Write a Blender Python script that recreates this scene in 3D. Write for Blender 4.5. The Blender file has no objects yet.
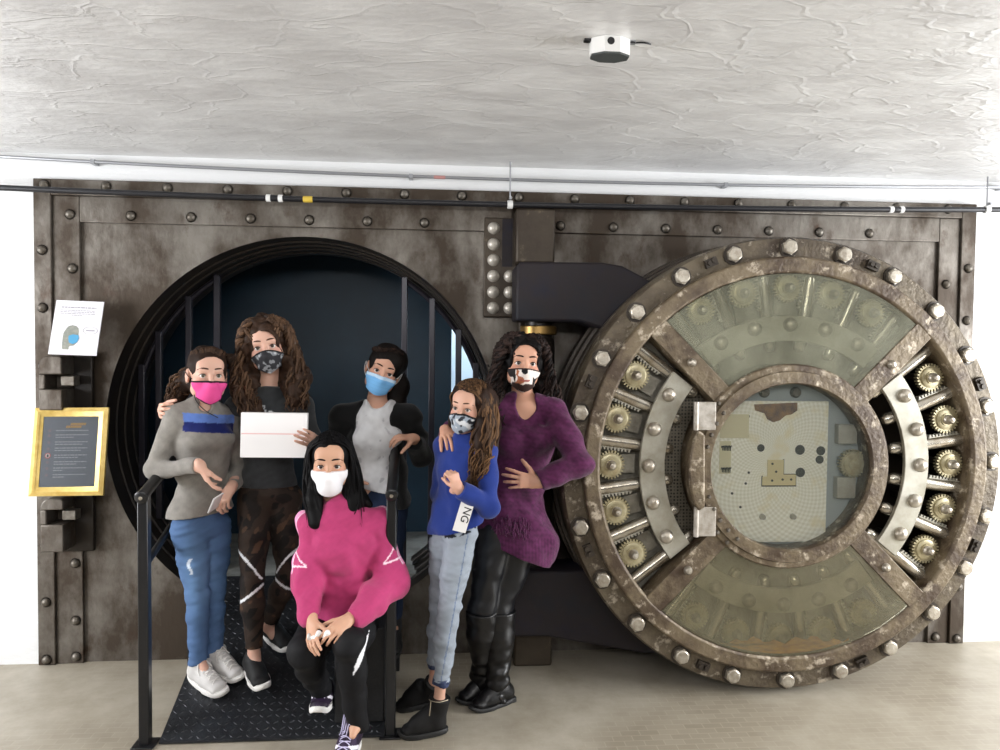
import bpy, math, random
import numpy as np
from mathutils import Vector, Matrix
rnd = random.Random(7)
SC = bpy.context.scene
COL = SC.collection
PI = math.pi
V = lambda *a: np.array(a, float)

# ------------------------------------------------------------------ camera
CF = 750.0
CP = V(2.047, -4.042, 1.66)
YAW, PIT, ROL = 0.0831, -0.0346, 0.0101
_fw = V(math.sin(YAW)*math.cos(PIT), math.cos(YAW)*math.cos(PIT), math.sin(PIT))
_rt0 = V(math.cos(YAW), -math.sin(YAW), 0)
_up0 = np.cross(_rt0, _fw)
_rt = _rt0*math.cos(ROL)+_up0*math.sin(ROL)
_up = -_rt0*math.sin(ROL)+_up0*math.cos(ROL)
cam_d = bpy.data.cameras.new('camera')
cam = bpy.data.objects.new('camera', cam_d)
COL.objects.link(cam)
cam_d.sensor_width = 36.0
cam_d.lens = 36.0*CF/1000.0
cam_d.clip_start = 0.02
cam.matrix_world = Matrix(((_rt[0], _up[0], -_fw[0], CP[0]), (_rt[1], _up[1], -_fw[1], CP[1]),
                           (_rt[2], _up[2], -_fw[2], CP[2]), (0, 0, 0, 1)))
SC.camera = cam

def at(px, py, Y):
    "the point of the vertical plane y = Y seen at a pixel"
    d = _fw + _rt*(px-500)/CF - _up*(py-375)/CF
    return CP + d*((Y-CP[1])/d[1])

# ------------------------------------------------------------------ materials
MATS = {}
def s2l(c):
    return tuple((x/12.92 if x <= 0.04045 else ((x+0.055)/1.055)**2.4) for x in [v/255.0 for v in c])

def mat(name, rgb, rough=0.5, metal=0.0, bump=0.0, bscale=40.0, var=0.0, vscale=6.0, rgb2=None, spec=None,
        stretch=None, thr=None, rgb3=None, thr3=None, scale3=30.0, rough2=None, emis=None, coat=0.0, bdist=0.01):
    "principled material; rgb/rgb2/rgb3 in sRGB 0-255, mixed by noise; optional bump"
    if name in MATS: return MATS[name]
    m = bpy.data.materials.new(name); m.use_nodes = True
    nt = m.node_tree; N = nt.nodes; Lk = nt.links
    b = N['Principled BSDF']
    b.inputs['Base Color'].default_value = (*s2l(rgb), 1)
    b.inputs['Roughness'].default_value = rough
    b.inputs['Metallic'].default_value = metal
    if spec is not None: b.inputs['Specular IOR Level'].default_value = spec
    if coat: b.inputs['Coat Weight'].default_value = coat
    if emis:
        b.inputs['Emission Color'].default_value = (*s2l(rgb), 1)
        b.inputs['Emission Strength'].default_value = emis
    need = rgb2 is not None or rgb3 is not None or bump > 0
    if need:
        g = N.new('ShaderNodeNewGeometry')
        mp = N.new('ShaderNodeMapping')
        Lk.new(g.outputs['Position'], mp.inputs['Vector'])
        if stretch: mp.inputs['Scale'].default_value = stretch
        vec = mp.outputs['Vector']
    col = None
    if rgb2 is not None:
        t = N.new('ShaderNodeTexNoise'); t.inputs['Scale'].default_value = vscale
        t.inputs['Detail'].default_value = 8; t.inputs['Roughness'].default_value = 0.65
        Lk.new(vec, t.inputs['Vector'])
        r = N.new('ShaderNodeValToRGB')
        lo, hi = thr or (0.35, 0.65)
        r.color_ramp.elements[0].position = lo; r.color_ramp.elements[1].position = hi
        r.color_ramp.elements[0].color = (*s2l(rgb), 1); r.color_ramp.elements[1].color = (*s2l(rgb2), 1)
        Lk.new(t.outputs['Fac'], r.inputs['Fac']); col = r.outputs['Color']
        if rough2 is not None:
            mr = N.new('ShaderNodeMapRange')
            mr.inputs['From Min'].default_value = lo; mr.inputs['From Max'].default_value = hi
            mr.inputs['To Min'].default_value = rough; mr.inputs['To Max'].default_value = rough2
            Lk.new(t.outputs['Fac'], mr.inputs['Value']); Lk.new(mr.outputs['Result'], b.inputs['Roughness'])
    if rgb3 is not None:
        t3 = N.new('ShaderNodeTexNoise'); t3.inputs['Scale'].default_value = scale3
        t3.inputs['Detail'].default_value = 6; t3.inputs['Roughness'].default_value = 0.7
        Lk.new(vec, t3.inputs['Vector'])
        r3 = N.new('ShaderNodeValToRGB')
        lo, hi = thr3 or (0.55, 0.65)
        r3.color_ramp.elements[0].position = lo; r3.color_ramp.elements[1].position = hi
        r3.color_ramp.elements[0].color = (0, 0, 0, 1); r3.color_ramp.elements[1].color = (1, 1, 1, 1)
        Lk.new(t3.outputs['Fac'], r3.inputs['Fac'])
        mx = N.new('ShaderNodeMix'); mx.data_type = 'RGBA'
        Lk.new(r3.outputs['Color'], mx.inputs['Factor'])
        if col is not None: Lk.new(col, mx.inputs['A'])
        else: mx.inputs['A'].default_value = (*s2l(rgb), 1)
        mx.inputs['B'].default_value = (*s2l(rgb3), 1)
        col = mx.outputs['Result']
    if col is not None: Lk.new(col, b.inputs['Base Color'])
    if bump > 0:
        tb = N.new('ShaderNodeTexNoise'); tb.inputs['Scale'].default_value = bscale
        tb.inputs['Detail'].default_value = 6
        Lk.new(vec, tb.inputs['Vector'])
        bp = N.new('ShaderNodeBump'); bp.inputs['Strength'].default_value = bump
        bp.inputs['Distance'].default_value = bdist
        Lk.new(tb.outputs['Fac'], bp.inputs['Height']); Lk.new(bp.outputs['Normal'], b.inputs['Normal'])
    MATS[name] = m
    return m

def mat_attr(name, rough=0.8, metal=0.0, bump=0.0, bscale=200.0, sheen=0.0, spec=0.3, sss=0.0, stretch=None, bdist=0.004):
    "principled material whose colour comes from the mesh colour attribute 'Col'"
    if name in MATS: return MATS[name]
    m = bpy.data.materials.new(name); m.use_nodes = True
    nt = m.node_tree; N = nt.nodes; Lk = nt.links
    b = N['Principled BSDF']
    a = N.new('ShaderNodeAttribute'); a.attribute_name = 'Col'
    Lk.new(a.outputs['Color'], b.inputs['Base Color'])
    b.inputs['Roughness'].default_value = rough; b.inputs['Metallic'].default_value = metal
    b.inputs['Specular IOR Level'].default_value = spec
    if sheen: b.inputs['Sheen Weight'].default_value = sheen
    if sss:
        b.inputs['Subsurface Weight'].default_value = sss
        b.inputs['Subsurface Radius'].default_value = (1.0, 0.35, 0.2)
        b.inputs['Subsurface Scale'].default_value = 0.006
    if bump:
        g = N.new('ShaderNodeNewGeometry'); mp = N.new('ShaderNodeMapping')
        Lk.new(g.outputs['Position'], mp.inputs['Vector'])
        if stretch: mp.inputs['Scale'].default_value = stretch
        t = N.new('ShaderNodeTexNoise'); t.inputs['Scale'].default_value = bscale; t.inputs['Detail'].default_value = 4
        Lk.new(mp.outputs['Vector'], t.inputs['Vector'])
        bp = N.new('ShaderNodeBump'); bp.inputs['Strength'].default_value = bump; bp.inputs['Distance'].default_value = bdist
        Lk.new(t.outputs['Fac'], bp.inputs['Height']); Lk.new(bp.outputs['Normal'], b.inputs['Normal'])
    MATS[name] = m
    return m

# ------------------------------------------------------------------ mesh builder
class MB:
    def __init__(s): s.v = []; s.f = []; s.mi = []
    def add(s, vs, fs, mi=0):
        o = len(s.v); s.v.extend([tuple(map(float, p)) for p in vs])
        for f in fs: s.f.append(tuple(i+o for i in f)); s.mi.append(mi)
        return s
    def box(s, lo, hi, mi=0):
        x0, y0, z0 = lo; x1, y1, z1 = hi
        return s.add([(x0,y0,z0),(x1,y0,z0),(x1,y1,z0),(x0,y1,z0),(x0,y0,z1),(x1,y0,z1),(x1,y1,z1),(x0,y1,z1)],
                     [(0,3,2,1),(4,5,6,7),(0,1,5,4),(1,2,6,5),(2,3,7,6),(3,0,4,7)], mi)
    def obox(s, c, ax, ay, az, mi=0):
        "oriented box: centre and three half axes"
        c, ax, ay, az = map(np.asarray, (c, ax, ay, az))
        vs = [c+a*ax+b*ay+d*az for d in (-1, 1) for (a, b) in ((-1,-1),(1,-1),(1,1),(-1,1))]
        return s.add(vs, [(0,3,2,1),(4,5,6,7),(0,1,5,4),(1,2,6,5),(2,3,7,6),(3,0,4,7)], mi)
    def lathe(s, prof, c=(0,0,0), n=48, a0=0, a1=2*PI, axis='y', caps=False, mi=0):
        "profile of (radius, height along axis); axis y by default (angle from +x towards +z)"
        full = abs(a1-a0-2*PI) < 1e-6
        m = n if full else n+1
        vs = []
        for i in range(m):
            a = a0+(a1-a0)*i/n; ca, sa = math.cos(a), math.sin(a)
            for r, h in prof:
                if axis == 'y': vs.append((c[0]+r*ca, c[1]+h, c[2]+r*sa))
                elif axis == 'z': vs.append((c[0]+r*ca, c[1]+r*sa, c[2]+h))
                else: vs.append((c[0]+h, c[1]+r*ca, c[2]+r*sa))
        k = len(prof); fs = []
        for i in range(n):
            j = (i+1) % m
            for q in range(k-1):
                fs.append((i*k+q, i*k+q+1, j*k+q+1, j*k+q))
        if not full and caps:
            fs.append(tuple(range(k))); fs.append(tuple(reversed([n*k+q for q in range(k)])))
        return s.add(vs, fs, mi)
    def prism(s, poly, y0, y1, mi=0, hole=None):
        "polygon in x,z extruded along y"
        n = len(poly)
        vs = [(x, y0, z) for x, z in poly]+[(x, y1, z) for x, z in poly]
        fs = [tuple(range(n)), tuple(reversed(range(n, 2*n)))]
        for i in range(n):
            j = (i+1) % n; fs.append((j, i, n+i, n+j))
        return s.add(vs, fs, mi)
    def tube(s, pts, r, n=8, caps=True, mi=0):
        pts = [np.asarray(p, float) for p in pts]; rs = r if hasattr(r, '__len__') else [r]*len(pts)
        vs = []; fs = []
        up = None
        for i, p in enumerate(pts):
            t = pts[min(i+1, len(pts)-1)]-pts[max(i-1, 0)]; t = t/(np.linalg.norm(t)+1e-12)
            if up is None:
                up = np.cross(t, V(0, 0, 1) if abs(t[2]) < .9 else V(1, 0, 0))
            up = up-t*np.dot(up, t); up /= np.linalg.norm(up)+1e-12
            w = np.cross(t, up)
            for k in range(n):
                a = 2*PI*k/n; vs.append(p+rs[i]*(math.cos(a)*up+math.sin(a)*w))
        for i in range(len(pts)-1):
            for k in range(n):
                l = (k+1) % n
                fs.append((i*n+k, i*n+l, (i+1)*n+l, (i+1)*n+k))
        if caps:
            fs.append(tuple(reversed(range(n)))); q = (len(pts)-1)*n; fs.append(tuple(range(q, q+n)))
        return s.add(vs, fs, mi)
    def mesh(s, name, off=(0,0,0), mats=(), smooth=True, angle=35):
        me = bpy.data.meshes.new(name)
        o = np.asarray(off, float)
        me.from_pydata([tuple(np.asarray(p)-o) for p in s.v], [], s.f)
        for m in mats: me.materials.append(m)
        if any(s.mi): me.polygons.foreach_set('material_index', s.mi)
        import bmesh
        bm = bmesh.new(); bm.from_mesh(me); bmesh.ops.recalc_face_normals(bm, faces=bm.faces)
        if smooth:
            for f in bm.faces: f.smooth = True
            ca = math.radians(angle)
            for e in bm.edges:
                if len(e.link_faces) == 2: e.smooth = e.calc_face_angle(0) < ca
        bm.to_mesh(me); bm.free()
        return me

def link(o, parent=None):
    COL.objects.link(o)
    if parent is not None: o.parent = parent
    return o

def tag(o, label=None, cat=None, group=None, kind=None):
    if label: o['label'] = label
    if cat: o['category'] = cat
    if group: o['group'] = group
    if kind: o['kind'] = kind
    return o

def wloc(o):
    p = Vector((0, 0, 0))
    while o is not None:
        p = p+o.location; o = o.parent
    return np.array(p)

def thing(name, loc, label, cat, group=None):
    o = bpy.data.objects.new(name, None); o.location = loc; o.empty_display_size = 0.1
    link(o); return tag(o, label, cat, group)

def part(name, mb, m, parent=None, smooth=True, angle=35, bevel=0, me=None, loc=None, rot=None, label=None):
    "mesh given in world coordinates, stored relative to its parent; or shared mesh 'me' placed at world loc"
    base = wloc(parent) if parent is not None else V(0, 0, 0)
    if me is None:
        mats = m if isinstance(m, (list, tuple)) else [m]
        me = mb.mesh(name, base, mats, smooth, angle)
        o = bpy.data.objects.new(name, me)
    else:
        o = bpy.data.objects.new(name, me)
        o.location = np.asarray(loc)-base
        if rot is not None: o.rotation_euler = rot
    link(o, parent)
    if bevel:
        b = o.modifiers.new('bevel', 'BEVEL'); b.width = bevel; b.segments = 2; b.limit_method = 'ANGLE'; b.angle_limit = math.radians(40)
    if label: o['label'] = label
    return o

def solid(name, mb, m, label, cat, group=None, **k):
    "a one-mesh thing, its origin at the middle of its base"
    vs = np.array(mb.v); base = (vs.max(0)+vs.min(0))/2; base[2] = vs[:, 2].min()
    mats = m if isinstance(m, (list, tuple)) else [m]
    me = mb.mesh(name, base, mats, k.get('smooth', True), k.get('angle', 35))
    o = bpy.data.objects.new(name, me); o.location = base; link(o)
    if k.get('bevel'):
        b = o.modifiers.new('bevel', 'BEVEL'); b.width = k['bevel']; b.segments = 2; b.limit_method = 'ANGLE'
    return tag(o, label, cat, group)

def struct(name, mb, m, **k):
    mats = m if isinstance(m, (list, tuple)) else [m]
    o = bpy.data.objects.new(name, mb.mesh(name, (0,0,0), mats, k.get('smooth', True), 30)); link(o)
    o['kind'] = 'structure'
    return o

def text_part(name, txt, size, m, parent, M, depth=0.0008, align='CENTER'):
    "flat raised lettering; M: 4x4 world matrix (x right, y up, z out)"
    cu = bpy.data.curves.new(name, 'FONT'); cu.body = txt; cu.size = size; cu.align_x = align; cu.align_y = 'CENTER'
    cu.extrude = depth
    o = bpy.data.objects.new(name+'_src', cu); COL.objects.link(o)
    dg = bpy.context.evaluated_depsgraph_get()
    me = bpy.data.meshes.new_from_object(o.evaluated_get(dg))
    bpy.data.objects.remove(o); bpy.data.curves.remove(cu)
    base = wloc(parent) if parent is not None else V(0, 0, 0)
    me.transform(Matrix.Translation(Vector(-base)) @ M)
    me.materials.clear(); me.materials.append(m); me.name = name
    q = bpy.data.objects.new(name, me); link(q, parent)
    return q
# ================================================================== materials of the place
M_white = mat('white_wall_paint', (222,223,224), 0.45, bump=0.35, bscale=9, bdist=0.02, stretch=(1,1,2.2))
M_floor = None
def floor_material():
    m = bpy.data.materials.new('worn_beige_tile_floor'); m.use_nodes = True
    nt = m.node_tree; N = nt.nodes; Lk = nt.links; b = N['Principled BSDF']
    g = N.new('ShaderNodeNewGeometry')
    br = N.new('ShaderNodeTexBrick'); br.inputs['Scale'].default_value = 1.0
    br.inputs['Brick Width'].default_value = 0.085; br.inputs['Row Height'].default_value = 0.042
    br.inputs['Mortar Size'].default_value = 0.0025; br.inputs['Mortar Smooth'].default_value = 0.3
    br.inputs['Color1'].default_value = (*s2l((150,141,125)), 1); br.inputs['Color2'].default_value = (*s2l((140,131,115)), 1)
    br.inputs['Mortar'].default_value = (*s2l((160,151,134)), 1)
    Lk.new(g.outputs['Position'], br.inputs['Vector'])
    n1 = N.new('ShaderNodeTexNoise'); n1.inputs['Scale'].default_value = 1.1; n1.inputs['Detail'].default_value = 7
    Lk.new(g.outputs['Position'], n1.inputs['Vector'])
    r1 = N.new('ShaderNodeValToRGB'); r1.color_ramp.elements[0].position = .42; r1.color_ramp.elements[1].position = .58
    Lk.new(n1.outputs['Fac'], r1.inputs['Fac'])
    n2 = N.new('ShaderNodeTexNoise'); n2.inputs['Scale'].default_value = 3.5; n2.inputs['Detail'].default_value = 9; n2.inputs['Roughness'].default_value = .7
    Lk.new(g.outputs['Position'], n2.inputs['Vector'])
    r2 = N.new('ShaderNodeValToRGB'); r2.color_ramp.elements[0].position = .3; r2.color_ramp.elements[1].position = .75
    r2.color_ramp.elements[0].color = (*s2l((150,141,124)), 1); r2.color_ramp.elements[1].color = (*s2l((186,179,165)), 1)
    Lk.new(n2.outputs['Fac'], r2.inputs['Fac'])
    mx = N.new('ShaderNodeMix'); mx.data_type = 'RGBA'
    Lk.new(r1.outputs['Color'], mx.inputs['Factor']); Lk.new(br.outputs['Color'], mx.inputs['A']); Lk.new(r2.outputs['Color'], mx.inputs['B'])
    Lk.new(mx.outputs['Result'], b.inputs['Base Color'])
    b.inputs['Roughness'].default_value = 0.42
    bp = N.new('ShaderNodeBump'); bp.inputs['Strength'].default_value = .25; bp.inputs['Distance'].default_value = .006
    Lk.new(n2.outputs['Fac'], bp.inputs['Height']); Lk.new(bp.outputs['Normal'], b.inputs['Normal'])
    return m
M_floor = floor_material()

def ceiling_material():
    m = bpy.data.materials.new('trowelled_white_ceiling'); m.use_nodes = True
    nt = m.node_tree; N = nt.nodes; Lk = nt.links; b = N['Principled BSDF']
    g = N.new('ShaderNodeNewGeometry'); mp = N.new('ShaderNodeMapping'); mp.inputs['Scale'].default_value = (1, 1.7, 1)
    Lk.new(g.outputs['Position'], mp.inputs['Vector'])
    n1 = N.new('ShaderNodeTexNoise'); n1.inputs['Scale'].default_value = 3.2; n1.inputs['Detail'].default_value = 9; n1.inputs['Distortion'].default_value = .5
    n2 = N.new('ShaderNodeTexVoronoi'); n2.feature = 'DISTANCE_TO_EDGE'; n2.inputs['Scale'].default_value = 4.2
    n3 = N.new('ShaderNodeTexNoise'); n3.inputs['Scale'].default_value = 22; n3.inputs['Detail'].default_value = 5
    Lk.new(mp.outputs['Vector'], n1.inputs['Vector']); Lk.new(mp.outputs['Vector'], n3.inputs['Vector'])
    wp = N.new('ShaderNodeMix'); wp.data_type = 'VECTOR'; wp.inputs['Factor'].default_value = .28
    Lk.new(mp.outputs['Vector'], wp.inputs['A']); Lk.new(n1.outputs['Color'], wp.inputs['B'])
    Lk.new(wp.outputs['Result'], n2.inputs['Vector'])
    rr = N.new('ShaderNodeValToRGB'); rr.color_ramp.elements[0].position = 0.0; rr.color_ramp.elements[1].position = .05
    Lk.new(n2.outputs['Distance'], rr.inputs['Fac'])
    mm = N.new('ShaderNodeMath'); mm.operation = 'MULTIPLY_ADD'; mm.inputs[1].default_value = -.22
    Lk.new(rr.outputs['Color'], mm.inputs[0]); Lk.new(n1.outputs['Fac'], mm.inputs[2])
    m2 = N.new('ShaderNodeMath'); m2.operation = 'MULTIPLY_ADD'; m2.inputs[1].default_value = .40
    Lk.new(n3.outputs['Fac'], m2.inputs[0]); Lk.new(mm.outputs[0], m2.inputs[2])
    bp = N.new('ShaderNodeBump'); bp.inputs['Strength'].default_value = .42; bp.inputs['Distance'].default_value = .025
    Lk.new(m2.outputs[0], bp.inputs['Height']); Lk.new(bp.outputs['Normal'], b.inputs['Normal'])
    rc = N.new('ShaderNodeValToRGB'); rc.color_ramp.elements[0].color = (*s2l((204,203,203)), 1); rc.color_ramp.elements[1].color = (*s2l((226,226,226)), 1)
    rc.color_ramp.elements[0].position = .35; rc.color_ramp.elements[1].position = .65
    Lk.new(n1.outputs['Fac'], rc.inputs['Fac']); Lk.new(rc.outputs['Color'], b.inputs['Base Color'])
    b.inputs['Roughness'].default_value = .33
    return m
M_ceil = ceiling_material()
M_navy = mat('navy_wall_paint', (17,51,70), 0.5, rgb2=(13,41,58), vscale=2)
M_pale = mat('pale_blue_plaster', (196,216,232), 0.7)
M_slab = mat('grey_vault_floor', (150,152,148), 0.6, rgb2=(112,114,110), vscale=7, bump=.2)

XL, XR, YF, ZC = -2.2, 7.2, -6.6, 2.635
struct('floor', MB().box((XL, YF, -0.2), (XR, 0.0, 0)), M_floor)
struct('ceiling', MB().box((XL, YF, ZC), (XR, 0.0, ZC+0.2)), M_ceil)
w = MB().box((XL-.2, 0.0, -0.2), (0.0, 0.5, ZC+.2)).box((5.06, 0.0, -0.2), (XR+.2, 0.5, ZC+.2)).box((0.0, 0.0, 2.5), (5.06, 0.5, ZC+.2))
struct('wall_back', w, M_white)
# wall_right with a tall window opening; wall_left with another
def holed_wall(name, x0, x1, wins):
    mb = MB(); ys = [YF-.2]
    cur = YF-.2
    for (ya, yb, za, zb) in wins:
        mb.box((x0, cur, -.2), (x1, ya, ZC+.2)); mb.box((x0, ya, -.2), (x1, yb, za)); mb.box((x0, ya, zb), (x1, yb, ZC+.2)); cur = yb
    mb.box((x0, cur, -.2), (x1, 0.0, ZC+.2))
    return struct(name, mb, M_white)
WR = [(-3.6, -0.9, 0.5, 2.3)]
holed_wall('wall_right', XR, XR+.2, WR)
WL = [(-3.2, -1.2, 0.9, 2.2)]
holed_wall('wall_left', XL-.2, XL, WL)
struct('wall_front', MB().box((XL-.2, YF-.2, -.2), (XR+.2, YF, ZC+.2)), mat('dark_unseen_wall', (74,66,60), .8, rgb2=(58,50,46), vscale=5))  # unseen wall, given a dark tone to cut frontal fill
M_wframe = mat('white_window_frame', (225,225,222), .4)
M_glass = bpy.data.materials.new('window_glass'); M_glass.use_nodes = True
_b = M_glass.node_tree.nodes['Principled BSDF']; _b.inputs['Transmission Weight'].default_value = 1; _b.inputs['Roughness'].default_value = 0; _b.inputs['IOR'].default_value = 1.01
for i, (xx, (ya, yb, za, zb)) in enumerate(((XR+.1, WR[0]), (XL-.1, WL[0]))):
    f = MB(); t = .05
    f.box((xx-.03, ya, za), (xx+.03, yb, za+t)).box((xx-.03, ya, zb-t), (xx+.03, yb, zb))
    f.box((xx-.03, ya, za+t), (xx+.03, ya+t, zb-t)).box((xx-.03, yb-t, za+t), (xx+.03, yb, zb-t))
    f.box((xx-.02, (ya+yb)/2-.02, za+t), (xx+.02, (ya+yb)/2+.02, zb-t))
    struct('window_%d' % (i+1), f, M_wframe)
struct('trim_1', MB().box((5.06, -.012, 0), (XR, 0, .165)), mat('grey_white_base', (205,204,200), .5, bump=.2))
struct('baseboard_back', MB().box((XL, -.012, 0), (0.0, 0, .215)), M_white)

# ---- vault chamber behind the round opening
ch = MB().box((-.6, 1.08, 0.2), (2.14, 1.2, 2.7))                         # navy partition
ch.box((-.7, .5, .2), (-.6, 1.2, 2.7))
struct('wall_chamber', ch, M_navy)
struct('wall_passage', MB().box((1.6, 2.3, .2), (4.4, 2.4, 2.7)).box((4.3, .5, .2), (4.4, 2.3, 2.7)).box((1.5, 1.2, .2), (1.6, 2.4, 2.7)), M_pale)
struct('ceiling_chamber', MB().box((-.7, .5, 2.5), (4.4, 2.4, 2.62)), M_navy)
struct('floor_chamber', MB().box((-.7, .12, .2), (4.4, 2.4, .405)), M_slab)

# ---- lights
def area(name, loc, target, sx, sy, power, col=(1,1,1), spread=None):
    d = bpy.data.lights.new(name, 'AREA'); d.shape = 'RECTANGLE'; d.size = sx; d.size_y = sy; d.energy = power; d.color = col
    if spread: d.spread = spread
    o = bpy.data.objects.new(name, d); COL.objects.link(o); o.location = loc
    o.rotation_euler = (Vector(target)-Vector(loc)).to_track_quat('-Z', 'Y').to_euler()
    return o
area('window_light_right', (XR+.02, -2.25, 1.4), (4.2, -1.4, .6), 2.6, 1.7, 470, (.97,.985,1.0))
area('window_light_left', (XL-.02, -2.2, 1.55), (1.0, -.9, 1.0), 1.9, 1.25, 260, (.97,.98,1.0))
area('added_fill_light', (2.0, -5.2, 2.6), (2.2, -2.0, .9), 3.6, .5, 150, (1,.99,.98))  # added frontal fill from behind the camera, no fixture
area('added_fill_light', (3.6, -3.6, 2.6), (3.6, -2.4, .6), 1.4, .3, 20, (1,.99,.98))  # second added fill, weak, from overhead
area('passage_lamp_light', (2.9, 1.9, 2.45), (2.9, 2.25, 1.9), 1.2, .3, 90, (.93,.97,1.0))
W = bpy.data.worlds.new('daylight'); SC.world = W; W.use_nodes = True
W.node_tree.nodes['Background'].inputs['Color'].default_value = (.85,.92,1,1)
W.node_tree.nodes['Background'].inputs['Strength'].default_value = 1.0
SC.view_settings.view_transform = 'Standard'; SC.view_settings.look = 'None'
SC.view_settings.exposure = -0.6; SC.view_settings.gamma = 1; SC.view_settings.use_curve_mapping = False
# ================================================================== vault surround
M_steel = mat('aged_grey_steel', (122,117,110), 0.38, metal=.5, rgb2=(64,54,44), vscale=1.9, thr=(.37,.57), rgb3=(64,48,36), thr3=(.56,.72), scale3=6, bump=.3, bscale=25, rough2=.6, stretch=(1.2,1,.75))
M_steel_d = mat('dark_brown_steel', (74,65,54), 0.5, metal=.4, rgb2=(54,45,36), vscale=3, rgb3=(116,104,88), thr3=(.6,.75), scale3=9, bump=.25, bscale=25)
M_ringdark = mat('dark_oiled_steel', (34,30,28), 0.4, metal=.4, rgb2=(50,43,36), vscale=5)
M_rust = mat('rusty_brown_steel', (108,95,75), 0.48, metal=.25, rgb2=(68,54,41), vscale=6, thr=(.42,.6), rgb3=(172,160,142), thr3=(.56,.66), scale3=15, bump=.5, bscale=45)
M_flange = mat('worn_flange_steel', (98,88,72), 0.45, metal=.35, rgb2=(60,49,39), vscale=6, thr=(.4,.62), rgb3=(160,150,134), thr3=(.56,.66), scale3=12, bump=.5, bscale=40)
M_edge = mat('dark_step_steel', (62,54,46), 0.42, metal=.35, rgb2=(46,40,34), vscale=5, rgb3=(100,90,76), thr3=(.62,.72), scale3=14)
M_bolt = mat('bright_bolt_steel', (190,184,172), 0.33, metal=.7, rgb2=(150,140,126), vscale=30, bump=.2, bscale=120)
M_dull = mat('dull_bolt_steel', (122,117,109), 0.45, metal=.5, rgb2=(84,76,66), vscale=30)
M_rod = mat('polished_rod_steel', (200,196,186), 0.25, metal=.85, rgb2=(160,150,134), vscale=12)
M_band = mat('satin_band_steel', (178,175,164), 0.4, metal=.35, rgb2=(150,145,130), vscale=9, rgb3=(120,104,80), thr3=(.68,.74), scale3=18)
M_gear = mat('brass_gear', (186,178,148), 0.35, metal=.5, rgb2=(156,144,112), vscale=25)
M_armp = mat('blue_black_arm_paint', (30,31,38), 0.55, spec=.25, bump=.15, bscale=30, rgb2=(42,32,30), vscale=3, rgb3=(22,28,46), thr3=(.5,.7), scale3=3)
M_recess = mat('mechanism_back_steel', (150,146,134), 0.5, metal=.2, rgb2=(104,98,86), vscale=9, bump=.3, bscale=60)
M_black = mat('black_paint', (12,12,13), 0.42)
M_satin = mat('black_satin_steel', (15,16,18), 0.32, rgb2=(22,22,25), vscale=20)
M_bar = mat('dark_bar_steel', (40,38,46), 0.3, metal=.3)
M_brass = mat('old_brass', (150,120,70), 0.35, metal=.8)

HC = (1.35, 1.22); HR = 1.02
sr = thing('vault_surround', (2.53, 0, 0), 'riveted brown steel vault surround filling the wall, with the round opening', 'vault surround')
# face with the round hole
mb = MB(); n = 96
def rectpt(a, x0, x1, z0, z1):
    ca, sa = math.cos(a), math.sin(a); t = 1e9
    if ca > 1e-9: t = min(t, (x1-HC[0])/ca)
    if ca < -1e-9: t = min(t, (x0-HC[0])/ca)
    if sa > 1e-9: t = min(t, (z1-HC[1])/sa)
    if sa < -1e-9: t = min(t, (z0-HC[1])/sa)
    return (HC[0]+t*ca, HC[1]+t*sa)
angs = sorted(set([2*PI*i/n for i in range(n)]+[math.atan2(z-HC[1], x-HC[0]) % (2*PI) for x in (0, 2.44) for z in (0, 2.5)]))
vs = []; fs = []
for a in angs:
    x, z = rectpt(a, 0, 2.44, 0, 2.5)
    vs += [(HC[0]+HR*math.cos(a), 0, HC[1]+HR*math.sin(a)), (x, 0, z)]
k = len(angs)
for i in range(k):
    j = (i+1) % k; fs.append((2*i, 2*i+1, 2*j+1, 2*j))
mb.add(vs, fs)
part('face_plate', mb, M_steel, sr, angle=20)
part('face_plate', MB().box((2.44, 0, 0), (5.06, .06, 2.5)), M_steel, sr)
mb = MB().lathe([(HR, -.004), (1.014, .05), (1.012, .10), (1.004, .105), (1.004, .19), (.996, .195), (.996, .28), (.988, .285), (.988, .37), (.982, .375), (.982, .47), (1.3, .47)],
                (HC[0], 0, HC[1]), 128)
part('opening_ring', mb, M_ringdark, sr)
def strip(lo, hi, m=M_steel): part('border_strip', MB().box(lo, hi), m, sr, bevel=.004)
for lo, hi in (((0, -.035, 0), (.085, 0, 2.5)), ((4.975, -.035, 0), (5.06, 0, 2.5)), ((.085, -.035, 2.42), (4.975, 0, 2.5)),
               ((.085, -.02, 0), (.218, 0, 2.42)), ((4.853, -.02, 0), (4.975, 0, 2.42)), ((.218, -.02, 2.287), (2.44, 0, 2.42)), ((2.66, -.02, 2.287), (4.853, 0, 2.42))):
    strip(lo, hi)
# domed bolts on the strips
dome = MB().lathe([(.0, -.022), (.010, -.020), (.019, -.013), (.022, -.004), (.022, 0.0), (.027, 0.0), (.027, .004)], n=16)
dome_me = dome.mesh('bolt', (0, 0, 0), [M_dull])
def bolt(x, z, y=0, name='bolt', me=dome_me): part(name, None, None, sr, me=me, loc=(x, y, z))
x = .055
while x < 5.0:
    bolt(x, 2.468, -.035); x += .302
for i in range(7): bolt(.172+i*.3+(0.0), 2.325, -.02)
for i in range(1, 8): bolt(2.7+i*.29-.29, 2.325, -.02)
for z in (.03, .33, .63, .93, 1.25, 1.55, 1.847, 2.14): bolt(.042, z, -.035); bolt(5.018, z, -.035)
for z in (.037, .227, .528, 1.12, 1.75, 2.05): bolt(.182, z, -.02); bolt(4.9, z, -.02)
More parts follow.
